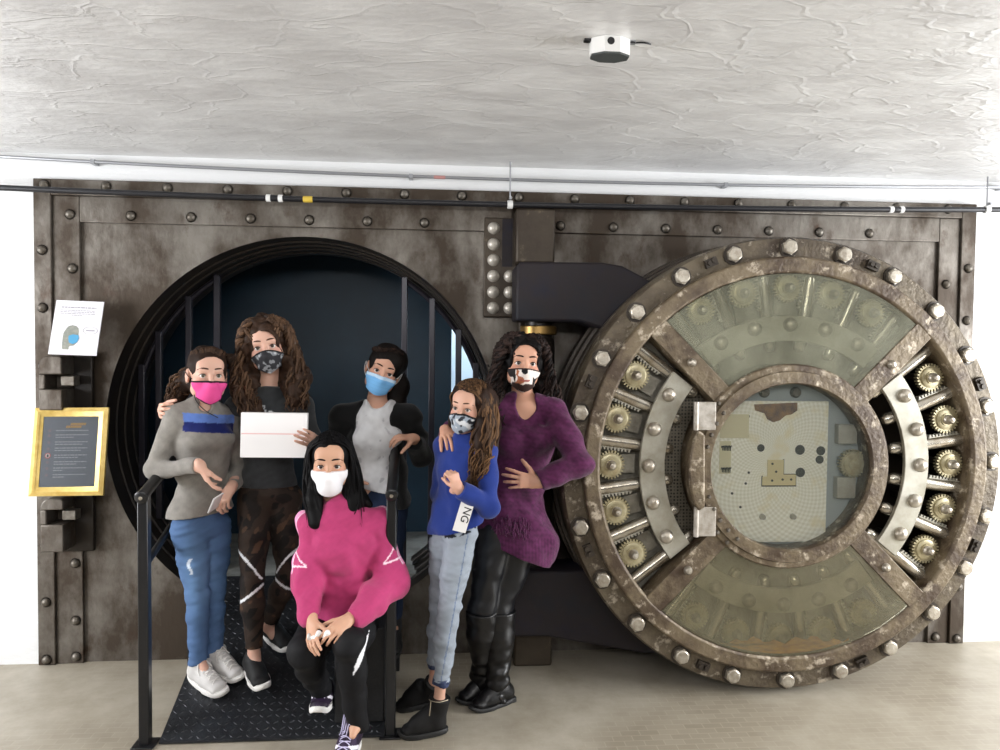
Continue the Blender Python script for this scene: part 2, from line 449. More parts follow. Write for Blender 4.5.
# rivet plate beside the hinge post
part('rivet_plate', MB().box((2.29, -.03, 1.83), (2.5, 0, 2.36)), M_steel_d, sr, bevel=.006)
part('joint_cover', MB().box((2.385, -.034, 2.1), (2.44, -.03, 2.355)), M_armp, sr)
riv = MB().lathe([(0, -.030), (.012, -.028), (.024, -.020), (.031, -.009), (.033, 0)], n=20)
riv_me = riv.mesh('rivet', (0, 0, 0), [mat('pale_rivet_steel', (196,190,180), .4, metal=.4)])
for z in (2.303, 2.218, 2.134, 2.049, 1.964, 1.879): bolt(2.34, z, -.03, 'rivet', riv_me)
for z in (2.049, 1.964, 1.879): bolt(2.428, z, -.03, 'rivet', riv_me)
# hinge post
part('hinge_post', MB().box((2.45, -.13, 2.11), (2.655, 0, 2.395)), M_steel_d, sr, bevel=.012)
part('hinge_post', MB().box((2.47, -.12, .20), (2.66, 0, 2.11)).box((2.455, -.2, 0), (2.655, 0, .2)), M_steel_d, sr, bevel=.012)
part('hinge_pin', MB().lathe([(0, .2), (.075, .2), (.075, .56), (.06, .58), (.06, .62), (.085, .64), (.085, 1.0), (.055, 1.05), (.055, 1.5), (.085, 1.55), (.085, 1.7), (.07, 1.72), (.07, 1.80), (0, 1.80)], (2.56, -.22, 0), 32, axis='z'), M_ringdark, sr)
part('pin_collar', MB().lathe([(.088, 1.735), (.094, 1.74), (.094, 1.775), (.088, 1.78)], (2.56, -.22, 0), 32, axis='z'), M_brass, sr)
# latch lugs on the left edge
def lug(zc, h, hz):
    b = MB(); x0, x1 = .085, .195; y0 = -.17; z0, z1 = zc-h/2, zc+h/2; r = .05
    prof = [(x0, z0)]
    prof += [(x1, z0)]
    prof += [(x1, z1-.012), (x1-.012, z1)]
    for i in range(7):
        a = PI/2+PI/2*i/6; prof.append((x0+r+r*math.cos(a), z1-r+r*math.sin(a)))
    # body made of a frame around a square notch
    hx0, hx1, hz0, hz1 = x0+.03, x1+.001, hz-.037, hz+.037
    b.box((x0, y0, z0), (x1, -.02, hz0)).box((x0, y0, hz0), (hx0, -.02, hz1))
    up = [(x0, hz1), (x1, hz1)]+prof[2:]
    b.prism(up, y0, -.02)
    b.box((hx0, -.06, hz0), (x1, -.02, hz1))
    o = part('latch_lug', b, M_steel, sr, bevel=.006)
    part('lug_base', MB().box((.09, -.045, z0-.03), (.285, -.018, z1+.02)), M_ringdark, sr, bevel=.006)
    p = part('latch_bolt', MB().box((x1-.02, -.14, hz-.02), (x1+.045, -.08, hz+.028)), M_dull, sr, bevel=.004)
lug(1.47, .27, 1.475); lug(.76, .27, .80)

# ---- barred gate panels in the opening
def gate(xs, side, label):
    g = thing('barred_gate', ((xs[0]+xs[-1])/2, .24, .405), label, 'barred gate', None)
    for x in xs:
        zt = HC[1]+math.sqrt(.985**2-(x-HC[0])**2)-.003
        part('bar', MB().box((x-.017, .222, max(.405, 2*HC[1]-zt)), (x+.017, .258, zt)), M_bar, g, bevel=.004)
    for i in range(1):
        t = [ (HC[0]+.965*math.cos(a), .24, HC[1]+.965*math.sin(a)) for a in np.linspace(math.acos((xs[0]-HC[0])/.965), math.acos((xs[-1]-HC[0])/.965), 14)]
        part('curved_rail', MB().tube(t, .014, 8), M_bar, g)
gate([.425, .515, .676, .828], 'l', 'dark steel barred gate panel inside the round opening, behind the girl in pink mask')
gate([1.858, 2.014, 2.165, 2.265], 'r', 'dark steel barred gate panel inside the round opening, beside the bright window strip')

# ================================================================== the round door
DX, DZ = 3.713, 1.118
vd = thing('vault_door', (DX, -.35, .0), 'huge round bolted vault door with glass panels, swung fully open', 'vault door')
C3 = (DX, 0, DZ)
# stepped drum
pr = [(1.0, -.12), (1.09, -.12), (1.105, -.14), (1.105, -.22), (1.092, -.225), (1.092, -.30), (1.078, -.305), (1.078, -.38), (1.066, -.385), (1.066, -.46), (1.088, -.465), (1.088, -.585), (1.078, -.60), (.985, -.60)]
part('drum', MB().lathe(pr[:10], C3, 160), M_edge, vd)
part('bolt_flange', MB().lathe(pr[9:], C3, 160), M_flange, vd)
part('drum_back', MB().lathe([(0, -.14), (1.09, -.14)], C3, 96), M_edge, vd)
# frame: outer ring, four spokes, inner ring
fr = MB().lathe([(.99, -.60), (.99, -.632), (.982, -.64), (.922, -.64), (.912, -.63), (.912, -.44)], C3, 160)
for q in range(4):
    a = PI/4+q*PI/2; d = V(math.cos(a), 0, math.sin(a)); t = V(-math.sin(a), 0, math.cos(a))
    fr.obox(V(DX, -.575, DZ)+d*.70, d*.24, V(0, .062, 0), t*.05)
part('spoke_frame', fr, M_rust, vd, bevel=.004)
part('porthole_ring', MB().lathe([(.485, -.44), (.485, -.640), (.478, -.648), (.455, -.650), (.450, -.662), (.398, -.664), (.392, -.655), (.392, -.55)], C3, 128), M_rust, vd)
part('mechanism_plate', MB().lathe([(.40, -.490), (.95, -.490)], C3, 96, PI/4, 2*PI-PI/4), M_recess, vd)
part('hub_drum', MB().lathe([(.47, -.50), (.47, -.15)], C3, 64), M_edge, vd)
# flange bolts
hx = MB()
hx.lathe([(.047, 0), (.047, -.006), (.0, -.006)], n=24, mi=1)
hexp = [(.038*math.cos(PI/3*i+.3), .038*math.sin(PI/3*i+.3)) for i in range(6)]
hx.prism(hexp, -.024, -.004)
hx.lathe([(.032, -.022), (.032, -.030), (.027, -.034), (.0, -.035)], n=24)
hx_me = hx.mesh('flange_bolt', (0, 0, 0), [M_bolt, M_edge])
for i in range(24):
    a = 2*PI*i/24+math.radians(1.0)
    part('flange_bolt', None, None, vd, me=hx_me, loc=(DX+1.036*math.cos(a), -.60, DZ+1.036*math.sin(a)), rot=(0, -a+.2*i, 0))
cl = MB().box((-.03, -.022, -.02), (.03, 0, .02)).lathe([(0, -.034), (.010, -.034), (.012, -.02)], (-.012, 0, 0), 12).lathe([(0, -.03), (.012, -.03), (.014, -.02)], (.014, 0, .004), 12)
cl_me = cl.mesh('clamp_block', (0, 0, 0), [M_edge])
for q in range(4):
    for da in (-22.5, 22.5):
        a = q*PI/2+math.radians(da)
        part('clamp_block', None, None, vd, me=cl_me, loc=(DX+1.035*math.cos(a), -.60, DZ+1.035*math.sin(a)), rot=(0, -a+PI/2, 0))
sp_me = MB().lathe([(0, -.022), (.012, -.020), (.020, -.010), (.021, 0)], n=16).mesh('spoke_bolt', (0,0,0), [M_bolt])
for q in range(4):
    a = PI/4+q*PI/2
    part('spoke_bolt', None, None, vd, me=sp_me, loc=(DX+.69*math.cos(a), -.637, DZ+.69*math.sin(a)))
# locking mechanism in each sector
def gear_mesh():
    g = MB(); n = 26; poly = []
    for i in range(n):
        for (da, r) in ((-.32, .058), (-.2, .069), (.2, .069), (.32, .058)):
            a = 2*PI*(i+da)/n; poly.append((r*math.cos(a), r*math.sin(a)))
    g.prism(poly, -.015, .012)
    g.lathe([(.050, -.015), (.050, -.022), (.044, -.024), (.030, -.024), (.030, -.03), (0, -.03)], n=28)
    return g.mesh('gear', (0,0,0), [M_gear])
gear_me = gear_mesh()
hub_me = MB().lathe([(.024, 0), (.024, -.012), (.018, -.02), (.018, -.03), (.012, -.04), (0, -.043)], n=20).mesh('gear_hub', (0,0,0), [M_bolt])
rvt_me = MB().lathe([(.034, 0), (.033, -.010), (.026, -.021), (.014, -.027), (0, -.029)], n=20).mesh('band_rivet', (0,0,0), [M_bolt])
rod_me = MB().lathe([(0, .545), (.018, .548), (.027, .56), (.030, .575), (.030, .915), (0, .915)], n=20, axis='x').mesh('locking_rod', (0,0,0), [M_rod])
pad = MB().box((-.055, -.01, -.045), (.055, .01, .045)); pad_me = pad.mesh('gear_seat', (0,0,0), [M_recess])
shaft_me = MB().lathe([(.016, 0), (.016, .38)], n=14).mesh('gear_shaft', (0,0,0), [M_edge])
rk = MB()
for i in range(9):
    rk.box((.755+i*.017, -.012, .030), (.764+i*.017, .012, .042))
rk.box((.75, -.012, .022), (.91, .012, .031))
rack_me = rk.mesh('rack', (0,0,0), [M_band])
for q in range(4):
    a0 = q*PI/2
    bd = MB(); k = 28; lim = math.radians(38.5)
    poly = [(DX+.715*math.cos(a0-lim+2*lim*i/k), DZ+.715*math.sin(a0-lim+2*lim*i/k)) for i in range(k+1)]
    poly += [(DX+.595*math.cos(a0+lim-2*lim*i/k), DZ+.595*math.sin(a0+lim-2*lim*i/k)) for i in range(k+1)]
    part('curved_band', bd.prism(poly, -.600, -.578), M_band, vd, bevel=.003)
    for i in range(5):
        a = a0+math.radians(-30+15*i); ca, sa = math.cos(a), math.sin(a)
        g = part('gear', None, None, vd, me=gear_me, loc=(DX+.848*ca, -.552, DZ+.848*sa), rot=(0, -a, 0))
        part('gear_hub', None, None, g, me=hub_me, loc=(DX+.848*ca, -.578, DZ+.848*sa))
        part('gear_shaft', None, None, g, me=shaft_me, loc=(DX+.848*ca, -.54, DZ+.848*sa))
        part('band_rivet', None, None, vd, me=rvt_me, loc=(DX+.672*ca, -.600, DZ+.672*sa))
        if q: part('gear_seat', None, None, vd, me=pad_me, loc=(DX+.775*ca, -.515, DZ+.775*sa), rot=(0, -a, 0))
    for i in range(6):
        a = a0+math.radians(-37.5+15*i)
        rd = part('locking_rod', None, None, vd, me=rod_me, loc=(DX, -.547, DZ), rot=(0, -a, 0))
        if i < 5:
            part('rack', None, None, rd, me=rack_me, loc=(DX, -.547, DZ), rot=(0, 0, 0))
# perforated screen near the porthole on the hinge side
def perforated():
    m = bpy.data.materials.new('perforated_screen'); m.use_nodes = True
    nt = m.node_tree; N = nt.nodes; Lk = nt.links; b = N['Principled BSDF']
    g = N.new('ShaderNodeNewGeometry'); v = N.new('ShaderNodeTexVoronoi'); v.inputs['Scale'].default_value = 62; v.inputs['Randomness'].default_value = .15
    Lk.new(g.outputs['Position'], v.inputs['Vector'])
    r = N.new('ShaderNodeValToRGB'); r.color_ramp.elements[0].position = .36; r.color_ramp.elements[1].position = .46
    r.color_ramp.elements[0].color = (*s2l((38,34,28)), 1); r.color_ramp.elements[1].color = (*s2l((104,98,86)), 1)
    Lk.new(v.outputs['Distance'], r.inputs['Fac']); Lk.new(r.outputs['Color'], b.inputs['Base Color'])
    b.inputs['Roughness'].default_value = .5; b.inputs['Metallic'].default_value = .3
    return m
pf = MB().lathe([(.49, -.510), (.60, -.510), (.66, -.493)], C3, 40, PI-.72, PI+.72)
part('perforated_screen', pf, perforated(), vd)
# porthole contents: pale lock plate with fittings
def lockplate_mat():
    m = bpy.data.materials.new('engine_turned_lock_plate'); m.use_nodes = True
    nt = m.node_tree; N = nt.nodes; Lk = nt.links; b = N['Principled BSDF']
    g = N.new('ShaderNodeNewGeometry'); sub = N.new('ShaderNodeVectorMath'); sub.operation = 'SUBTRACT'; sub.inputs[1].default_value = (DX-.03, 0, DZ+.03)
    Lk.new(g.outputs['Position'], sub.inputs[0])
    sx = N.new('ShaderNodeSeparateXYZ'); Lk.new(sub.outputs[0], sx.inputs[0])
    r2 = N.new('ShaderNodeMath'); r2.operation = 'MULTIPLY'; Lk.new(sx.outputs[0], r2.inputs[0]); Lk.new(sx.outputs[0], r2.inputs[1])
    z2 = N.new('ShaderNodeMath'); z2.operation = 'MULTIPLY_ADD'; Lk.new(sx.outputs[2], z2.inputs[0]); Lk.new(sx.outputs[2], z2.inputs[1]); Lk.new(r2.outputs[0], z2.inputs[2])
    rr = N.new('ShaderNodeMath'); rr.operation = 'SQRT'; Lk.new(z2.outputs[0], rr.inputs[0])
    an = N.new('ShaderNodeMath'); an.operation = 'ARCTAN2'; Lk.new(sx.outputs[2], an.inputs[0]); Lk.new(sx.outputs[0], an.inputs[1])
    f1 = N.new('ShaderNodeMath'); f1.operation = 'MULTIPLY'; f1.inputs[1].default_value = 2*PI/.026; Lk.new(rr.outputs[0], f1.inputs[0])
    s1 = N.new('ShaderNodeMath'); s1.operation = 'SINE'; Lk.new(f1.outputs[0], s1.inputs[0])
    f2 = N.new('ShaderNodeMath'); f2.operation = 'MULTIPLY'; f2.inputs[1].default_value = 60; Lk.new(an.outputs[0], f2.inputs[0])
    s2 = N.new('ShaderNodeMath'); s2.operation = 'SINE'; Lk.new(f2.outputs[0], s2.inputs[0])
    ml = N.new('ShaderNodeMath'); ml.operation = 'MULTIPLY'; Lk.new(s1.outputs[0], ml.inputs[0]); Lk.new(s2.outputs[0], ml.inputs[1])
    rp = N.new('ShaderNodeValToRGB'); rp.color_ramp.elements[0].position = 0; rp.color_ramp.elements[1].position = 1
    rp.color_ramp.elements[0].color = (*s2l((226,222,202)), 1); rp.color_ramp.elements[1].color = (*s2l((250,248,236)), 1)
    mr = N.new('ShaderNodeMapRange'); mr.inputs['From Min'].default_value = -1; mr.inputs['From Max'].default_value = 1
    Lk.new(ml.outputs[0], mr.inputs['Value']); Lk.new(mr.outputs['Result'], rp.inputs['Fac'])
    n = N.new('ShaderNodeTexNoise'); n.inputs['Scale'].default_value = 9; n.inputs['Detail'].default_value = 6
    Lk.new(g.outputs['Position'], n.inputs['Vector'])
    r3 = N.new('ShaderNodeValToRGB'); r3.color_ramp.elements[0].position = .56; r3.color_ramp.elements[1].position = .68
    r3.color_ramp.elements[0].color = (0,0,0,1); r3.color_ramp.elements[1].color = (.8,.8,.8,1)
    Lk.new(n.outputs['Fac'], r3.inputs['Fac'])
    mx = N.new('ShaderNodeMix'); mx.data_type = 'RGBA'; Lk.new(r3.outputs['Color'], mx.inputs['Factor']); Lk.new(rp.outputs['Color'], mx.inputs['A'])
    mx.inputs['B'].default_value = (*s2l((232,222,188)), 1)
    Lk.new(mx.outputs['Result'], b.inputs['Base Color']); b.inputs['Roughness'].default_value = .45; b.inputs['Metallic'].default_value = .1
    bp = N.new('ShaderNodeBump'); bp.inputs['Strength'].default_value = .3; bp.inputs['Distance'].default_value = .003
    Lk.new(ml.outputs[0], bp.inputs['Height']); Lk.new(bp.outputs['Normal'], b.inputs['Normal'])
    return m
part('porthole_back', MB().lathe([(0, -.54), (.41, -.54)], C3, 64), mat('porthole_back_grey', (160,166,166), .5), vd)
pl = []
for i in range(65):      # round plate with a straight right edge and a straight top
    a = 2*PI*i/64; x, z = .398*math.cos(a), .398*math.sin(a)
    pl.append((DX+min(x, .215), DZ+min(max(z, -.375), .305)))
lp = part('lock_plate', MB().prism(pl, -.575, -.545), lockplate_mat(), vd)
def lk(px, pz): return DX+(px-790)*.00475, DZ-(pz-469)*.00475
M_hole = mat('dark_lock_hole', (58,58,54), .5)
for (px, pz, r) in ((765,452,.018),(806,454,.024),(828,455,.022),(827,464,.020),(807,477,.023),(738,429,.006),(751,440,.006),(753,477,.006),(750,488,.006),(751,420,.008),(736,498,.006),(745,512,.006)):
    x, z = lk(px, pz)
    part('lock_hole', MB().lathe([(0, -.5775), (r, -.5775), (r, -.574)], (x, 0, z), 20), M_hole, lp)
L0 = [lk(*p) for p in ((772,464),(789,464),(789,479),(802,479),(802,490),(767,490),(767,481),(772,481))]
part('brass_lock_cover', MB().prism(L0, -.581, -.5755), mat('pale_brass_cover', (216,202,158), .4, metal=.1), lp, bevel=.001)
ed = MB()
for (a, b) in (((789,464),(789,479)),((789,479),(802,479)),((802,479),(802,490.6)),((802,490.6),(767,490.6)),((767,490.6),(767,481))):
    (xa, za), (xb, zb) = lk(*a), lk(*b); e = .003
    ed.box((min(xa,xb)-e, -.5785, min(za,zb)-e), (max(xa,xb)+e, -.5752, max(za,zb)+e))
part('cover_edge', ed, M_hole, lp)
for (px, pz) in ((777,468),(781,476),(777,485),(788,484),(797,484)):
    x, z = lk(px, pz); part('cover_screw', MB().lathe([(0,-.5845),(.005,-.5845),(.006,-.5805)], (x,0,z), 10), M_hole, lp)
# left small fittings
def lkbox(a, b, y0, y1, m, nm, **k):
    (xa, za), (xb, zb) = lk(*a), lk(*b)
    part(nm, MB().box((min(xa,xb), y0, min(za,zb)), (max(xa,xb), y1, max(za,zb))), m, lp, **k)
M_cream = mat('cream_plate', (214,206,172), .45)
lkbox((722,418),(752,442), -.578, -.5752, M_cream, 'corner_cover', bevel=.001)
lkbox((722,445),(734,478), -.578, -.5752, M_cream, 'spring_cover', bevel=.001)
for z0 in (448, 470):
    pts = []
    for i in range(40):
        t = i/39; x, z = lk(724+10*t, z0+4); pts.append((x, -.581+.004*math.cos(t*40), z+.012*math.sin(t*40)))
    part('lock_spring', MB().tube(pts, .0022, 5), M_hole, lp)
# torn brown label at the top of the plate
tp = [lk(*p) for p in ((757,408),(802,406),(802,414),(796,418),(790,419),(784,424),(777,426),(771,423),(768,417),(758,414))]
part('torn_label', MB().prism(tp, -.5785, -.5752), mat('torn_brown_label', (150,116,82), .7, rgb2=(92,78,76), vscale=22), lp)
for (px, pz) in ((770,396),(803,396)):
    x, z = lk(px, pz); part('plate_rivet', MB().lathe([(0,-.565),(.02,-.563),(.026,-.553),(.026,-.54)], (x,0,z), 16), M_dull, vd)
for (px, pz) in ((768,522),(800,522)):
    x, z = lk(px, pz); part('plate_rivet', MB().lathe([(0,-.595),(.012,-.593),(.015,-.575)], (x,0,z), 16), M_band, vd)
# gear and blocks at the right of the plate
x, z = lk(862, 468); part('gear', None, None, vd, me=gear_me, loc=(x, -.57, z))
(xa, za), (xb, zb) = lk(846, 428), lk(866, 448); part('lock_block', MB().box((xa, -.58, zb), (xb, -.54, za)), M_band, vd, bevel=.004)
(xa, za), (xb, zb) = lk(846, 482), lk(866, 504); part('lock_block', MB().box((xa, -.58, zb), (xb, -.54, za)), M_band, vd, bevel=.004)
# glass
def glass_mat(name, tint, haze, hazecol, rough=.03, noise=None):
    m = bpy.data.materials.new(name); m.use_nodes = True
    nt = m.node_tree; N = nt.nodes; Lk = nt.links; N.remove(N['Principled BSDF'])
    out = N['Material Output']
    t = N.new('ShaderNodeBsdfTransparent'); t.inputs[0].default_value = (*tint, 1)
    d = N.new('ShaderNodeBsdfDiffuse'); d.inputs[0].default_value = (*s2l(hazecol), 1)
    gl = N.new('ShaderNodeBsdfGlossy'); gl.inputs['Roughness'].default_value = rough
    m1 = N.new('ShaderNodeMixShader'); m1.inputs[0].default_value = haze
    Lk.new(t.outputs[0], m1.inputs[1]); Lk.new(d.outputs[0], m1.inputs[2])
    if noise:
        g = N.new('ShaderNodeNewGeometry'); n = N.new('ShaderNodeTexNoise'); n.inputs['Scale'].default_value = noise; n.inputs['Detail'].default_value = 4
        Lk.new(g.outputs['Position'], n.inputs['Vector'])
        mr = N.new('ShaderNodeMapRange'); mr.inputs['From Min'].default_value = .3; mr.inputs['From Max'].default_value = .7
        mr.inputs['To Min'].default_value = haze*.6; mr.inputs['To Max'].default_value = haze*1.4
        Lk.new(n.outputs['Fac'], mr.inputs['Value']); Lk.new(mr.outputs['Result'], m1.inputs[0])
    fz = N.new('ShaderNodeFresnel'); fz.inputs[0].default_value = 1.5
    m2 = N.new('ShaderNodeMixShader'); Lk.new(fz.outputs[0], m2.inputs[0]); Lk.new(m1.outputs[0], m2.inputs[1]); Lk.new(gl.outputs[0], m2.inputs[2])
    Lk.new(m2.outputs[0], out.inputs[0])
    return m
G_up = glass_mat('veiled_green_glass', (.97,.98,.94), .15, (216,216,192), noise=5)  # pale cream veil mixed into the glass to brighten the upper sector
G_lo = glass_mat('hazy_yellow_glass', (.93,.92,.85), .17, (160,154,126), noise=4)
G_pt = glass_mat('porthole_glass', (.98,.99,.98), .035, (190,205,196))
def sector_poly(q, r0, r1, off, n=24):
    a0 = q*PI/2; pts = []
    d1 = math.asin(off/r1); d0 = math.asin(off/r0)
    for i in range(n+1):
        a = a0-PI/4+d1+(PI/2-2*d1)*i/n; pts.append((DX+r1*math.cos(a), DZ+r1*math.sin(a)))
    for i in range(n+1):
        a = a0+PI/4-d0-(PI/2-2*d0)*i/n; pts.append((DX+r0*math.cos(a), DZ+r0*math.sin(a)))
    return pts
part('glass_panel', MB().prism(sector_poly(1, .487, .910, .052), -.634, -.630), G_up, vd, label='clear greenish upper glass panel')
part('glass_panel', MB().prism(sector_poly(3, .487, .910, .052), -.634, -.630), G_lo, vd, label='hazy yellowed lower glass panel')
part('porthole_glass', MB().lathe([(0, -.640), (.391, -.640)], C3, 64), G_pt, vd)
# rust streak pooled at the bottom of the lower panel
rs = []
for i in range(25):
    a = -PI/2-.36+.72*i/24; rs.append((DX+.900*math.cos(a), DZ+.900*math.sin(a)))
for i in range(25):
    x = rs[24-i][0]; rs.append((x, DZ-.835-.012*math.sin(i*1.7)-.01*math.sin(i*.6)))
part('rust_residue', MB().prism(rs, -.629, -.622), mat('orange_rust', (226,156,40), .8, rgb2=(150,96,36), vscale=25, stretch=(1,1,4)), vd)
# porthole hinge on its left side
M_leaf = mat('pale_hinge_steel', (196,190,182), .4, metal=.3, rgb2=(150,142,130), vscale=20)
def px3(px, pz, y): 
    p = at(px, pz, y); return p
for (za, zb) in ((402,430),(507,536)):
    a, b = at(695, za, -.66), at(711, zb, -.66)
    part('hinge_leaf', MB().box((a[0], -.668, b[2]), (b[0]+.02, -.640, a[2])), M_leaf, vd, bevel=.003)
    part('hinge_barrel', MB().lathe([(0,b[2]),(.012,b[2]),(.012,a[2]),(0,a[2])], (a[0]+.004,-.668,0), 16, axis='z'), M_leaf, vd)
hp = [at(x, z, -.66) for x, z in ((697,430),(691,440),(688,455),(687,470),(688,486),(691,500),(697,510),(703,506),(703,434))]
part('hinge_bracket', MB().prism([(p[0], p[2]) for p in hp], -.69, -.62), M_rust, vd, bevel=.008)
scr_me = MB().lathe([(0,-.012),(.007,-.011),(.010,-.003),(.010,0)], n=12).mesh('ring_screw', (0,0,0), [M_dull])
for a in list(np.linspace(2.45, 2.86, 4))+list(np.linspace(3.42, 4.0, 5)):
    part('ring_screw', None, None, vd, me=scr_me, loc=(DX+.468*math.cos(a), -.650, DZ+.468*math.sin(a)))
    part('ring_screw', None, None, vd, me=scr_me, loc=(DX+.425*math.cos(a+.05), -.663, DZ+.425*math.sin(a+.05)))
# hinge arms reaching from the post behind the door
up = [(2.43,1.80),(2.43,2.065),(2.445,2.09),(2.86,2.095),(2.96,2.08),(3.06,2.03),(3.3,1.9),(3.3,1.55),(3.0,1.70),(2.85,1.77),(2.75,1.80)]
part('hinge_arm', MB().prism(up, -.36, -.13), M_armp, vd, bevel=.012)
lo_ = [(2.43,.22),(2.43,.55),(2.7,.55),(2.85,.56),(3.0,.60),(3.3,.7),(3.3,.12),(3.1,.12),(2.8,.18),(2.6,.22)]
part('hinge_arm', MB().prism(lo_, -.36, -.13), M_armp, vd, bevel=.012)
# ================================================================== implicit modelling for figures
try:
    import openvdb as vdb
except ImportError:
    import pyopenvdb as vdb
F4 = np.float32
def nz(v):
    v = np.asarray(v, float); return v/(np.linalg.norm(v)+1e-12)
def mixv(a, b, t): return np.asarray(a)*(1-t)+np.asarray(b)*t

class SDF:
    BIG = 0.05
    def __init__(s, lo, hi, h):
        s.lo = np.asarray(lo, float); s.h = h
        s.n = np.ceil((np.asarray(hi)-s.lo)/h).astype(int)+1
        s.d = np.full(s.n, s.BIG, F4)
    def blk(s, lo, hi):
        a = np.clip(np.floor((lo-s.lo)/s.h).astype(int), 0, s.n); b = np.clip(np.ceil((hi-s.lo)/s.h).astype(int)+1, 0, s.n)
        if np.any(b <= a): return None
        sl = tuple(slice(i, j) for i, j in zip(a, b))
        g = [(s.lo[i]+s.h*np.arange(a[i], b[i])).astype(F4) for i in range(3)]
        return sl, g[0][:, None, None], g[1][None, :, None], g[2][None, None, :]
    def put(s, d, sl, k, mode):
        c = s.d[sl]
        if mode == 'u':
            if k > 0:
                hh = np.clip(.5+.5*(c-d)/k, 0, 1); s.d[sl] = c*(1-hh)+d*hh-k*hh*(1-hh)
            else: s.d[sl] = np.minimum(c, d)
        elif mode == 's':      # subtract
            d = -d
            if k > 0:
                hh = np.clip(.5-.5*(c-d)/k, 0, 1); s.d[sl] = c*(1-hh)+d*hh+k*hh*(1-hh)
            else: s.d[sl] = np.maximum(c, d)
        elif mode == 'i': s.d[sl] = np.maximum(c, d)
    def ecap(s, A, B, a0, a1=None, b0=None, b1=None, L=None, k=.012, mode='u', flat=0):
        A = np.asarray(A, float); B = np.asarray(B, float)
        a1 = a0 if a1 is None else a1; b0 = a0 if b0 is None else b0; b1 = (a1*b0/a0) if b1 is None else b1
        ax = B-A; ln = np.linalg.norm(ax)
        if ln < 1e-6: ax = V(0, 0, 1); ln = 1e-6
        w = ax/ln
        if L is None: L = V(1, 0, 0) if abs(w[0]) < .9 else V(0, 1, 0)
        L = nz(np.asarray(L)-w*np.dot(L, w)); N = np.cross(w, L)
        R = max(a0, a1, b0, b1)+s.BIG+k
        q = s.blk(np.minimum(A, B)-R, np.maximum(A, B)+R)
        if q is None: return s
        sl, X, Y, Z = q; X = X-F4(A[0]); Y = Y-F4(A[1]); Z = Z-F4(A[2])
        t = (X*F4(w[0])+Y*F4(w[1])+Z*F4(w[2]))
        u = (X*F4(L[0])+Y*F4(L[1])+Z*F4(L[2])); v = (X*F4(N[0])+Y*F4(N[1])+Z*F4(N[2]))
        tn = np.clip(t/F4(ln), 0, 1)
        a = F4(a0)+F4(a1-a0)*tn; b = F4(b0)+F4(b1-b0)*tn; c = np.minimum(a, b)
        qq = t-tn*F4(ln)
        k0 = np.sqrt((u/a)**2+(v/b)**2+(qq/c)**2)
        k1 = np.sqrt((u/(a*a))**2+(v/(b*b))**2+(qq/(c*c))**2)+F4(1e-6)
        d = np.where(k0 < 1e-3, -c, k0*(k0-1)/k1)
        if flat & 1: d = np.maximum(d, -t)
        if flat & 2: d = np.maximum(d, t-F4(ln))
        s.put(d.astype(F4), sl, k, mode); return s
    def ell(s, C, R3, ra, k=.012, mode='u'):
        "ellipsoid; R3 rows = axes, ra = radii"
        C = np.asarray(C, float); R = max(ra)+s.BIG+k
        q = s.blk(C-R, C+R)
        if q is None: return s
        sl, X, Y, Z = q; X = X-F4(C[0]); Y = Y-F4(C[1]); Z = Z-F4(C[2])
        e = [(X*F4(R3[i][0])+Y*F4(R3[i][1])+Z*F4(R3[i][2])) for i in range(3)]
        k0 = np.sqrt(sum((e[i]/F4(ra[i]))**2 for i in range(3))); k1 = np.sqrt(sum((e[i]/F4(ra[i]**2))**2 for i in range(3)))+F4(1e-6)
        d = np.where(k0 < 1e-3, -min(ra), k0*(k0-1)/k1)
        s.put(d.astype(F4), sl, k, mode); return s
    def limb(s, pts, rad, k=.012, flat=0, L=None, dep=None):
        for i in range(len(pts)-1):
            f = (flat & 1 if i == 0 else 0) | (flat & 2 if i == len(pts)-2 else 0)
            b0 = dep[i] if dep is not None else None; b1 = dep[i+1] if dep is not None else None
            s.ecap(pts[i], pts[i+1], rad[i], rad[i+1], b0, b1, L=L, k=k, flat=f)
        return s
    def plane(s, P, n, k=0):
        "keep the side opposite to n"
        n = nz(n); sl, X, Y, Z = s.blk(s.lo, s.lo+s.h*s.n)
        d = (X-F4(P[0]))*F4(n[0])+(Y-F4(P[1]))*F4(n[1])+(Z-F4(P[2]))*F4(n[2])
        s.d = np.maximum(s.d, d.astype(F4)); return s
    def noise(s, amp, freq, seed=1, st=(1, 1, 1), n=10, mask=None):
        r = np.random.RandomState(seed)
        m = s.d < .03
        idx = np.argwhere(m & (s.d > -.03))
        p = (s.lo+idx*s.h)*np.asarray(st)
        acc = np.zeros(len(p))
        for i in range(n):
            kv = r.normal(size=3); kv = kv/np.linalg.norm(kv)*freq*(.6+.9*r.rand())
            acc += np.sin(p@kv+r.rand()*6.28+1.2*np.sin(p@(kv[[1, 2, 0]]*.7)))
        acc *= amp/math.sqrt(n)*1.2
        if mask is not None: acc *= mask(s.lo+idx*s.h)
        s.d[tuple(idx.T)] += acc.astype(F4); return s
    def poly(s):
        g = vdb.FloatGrid(s.BIG); g.copyFromArray(s.d)
        pts, tris, quads = g.convertToPolygons(0.0, 0.0)
        pts = np.asarray(pts, float)*s.h+s.lo
        tris = np.asarray(tris).reshape(-1, 3); quads = np.asarray(quads).reshape(-1, 4)
        # keep outward winding
        return pts, tris, quads

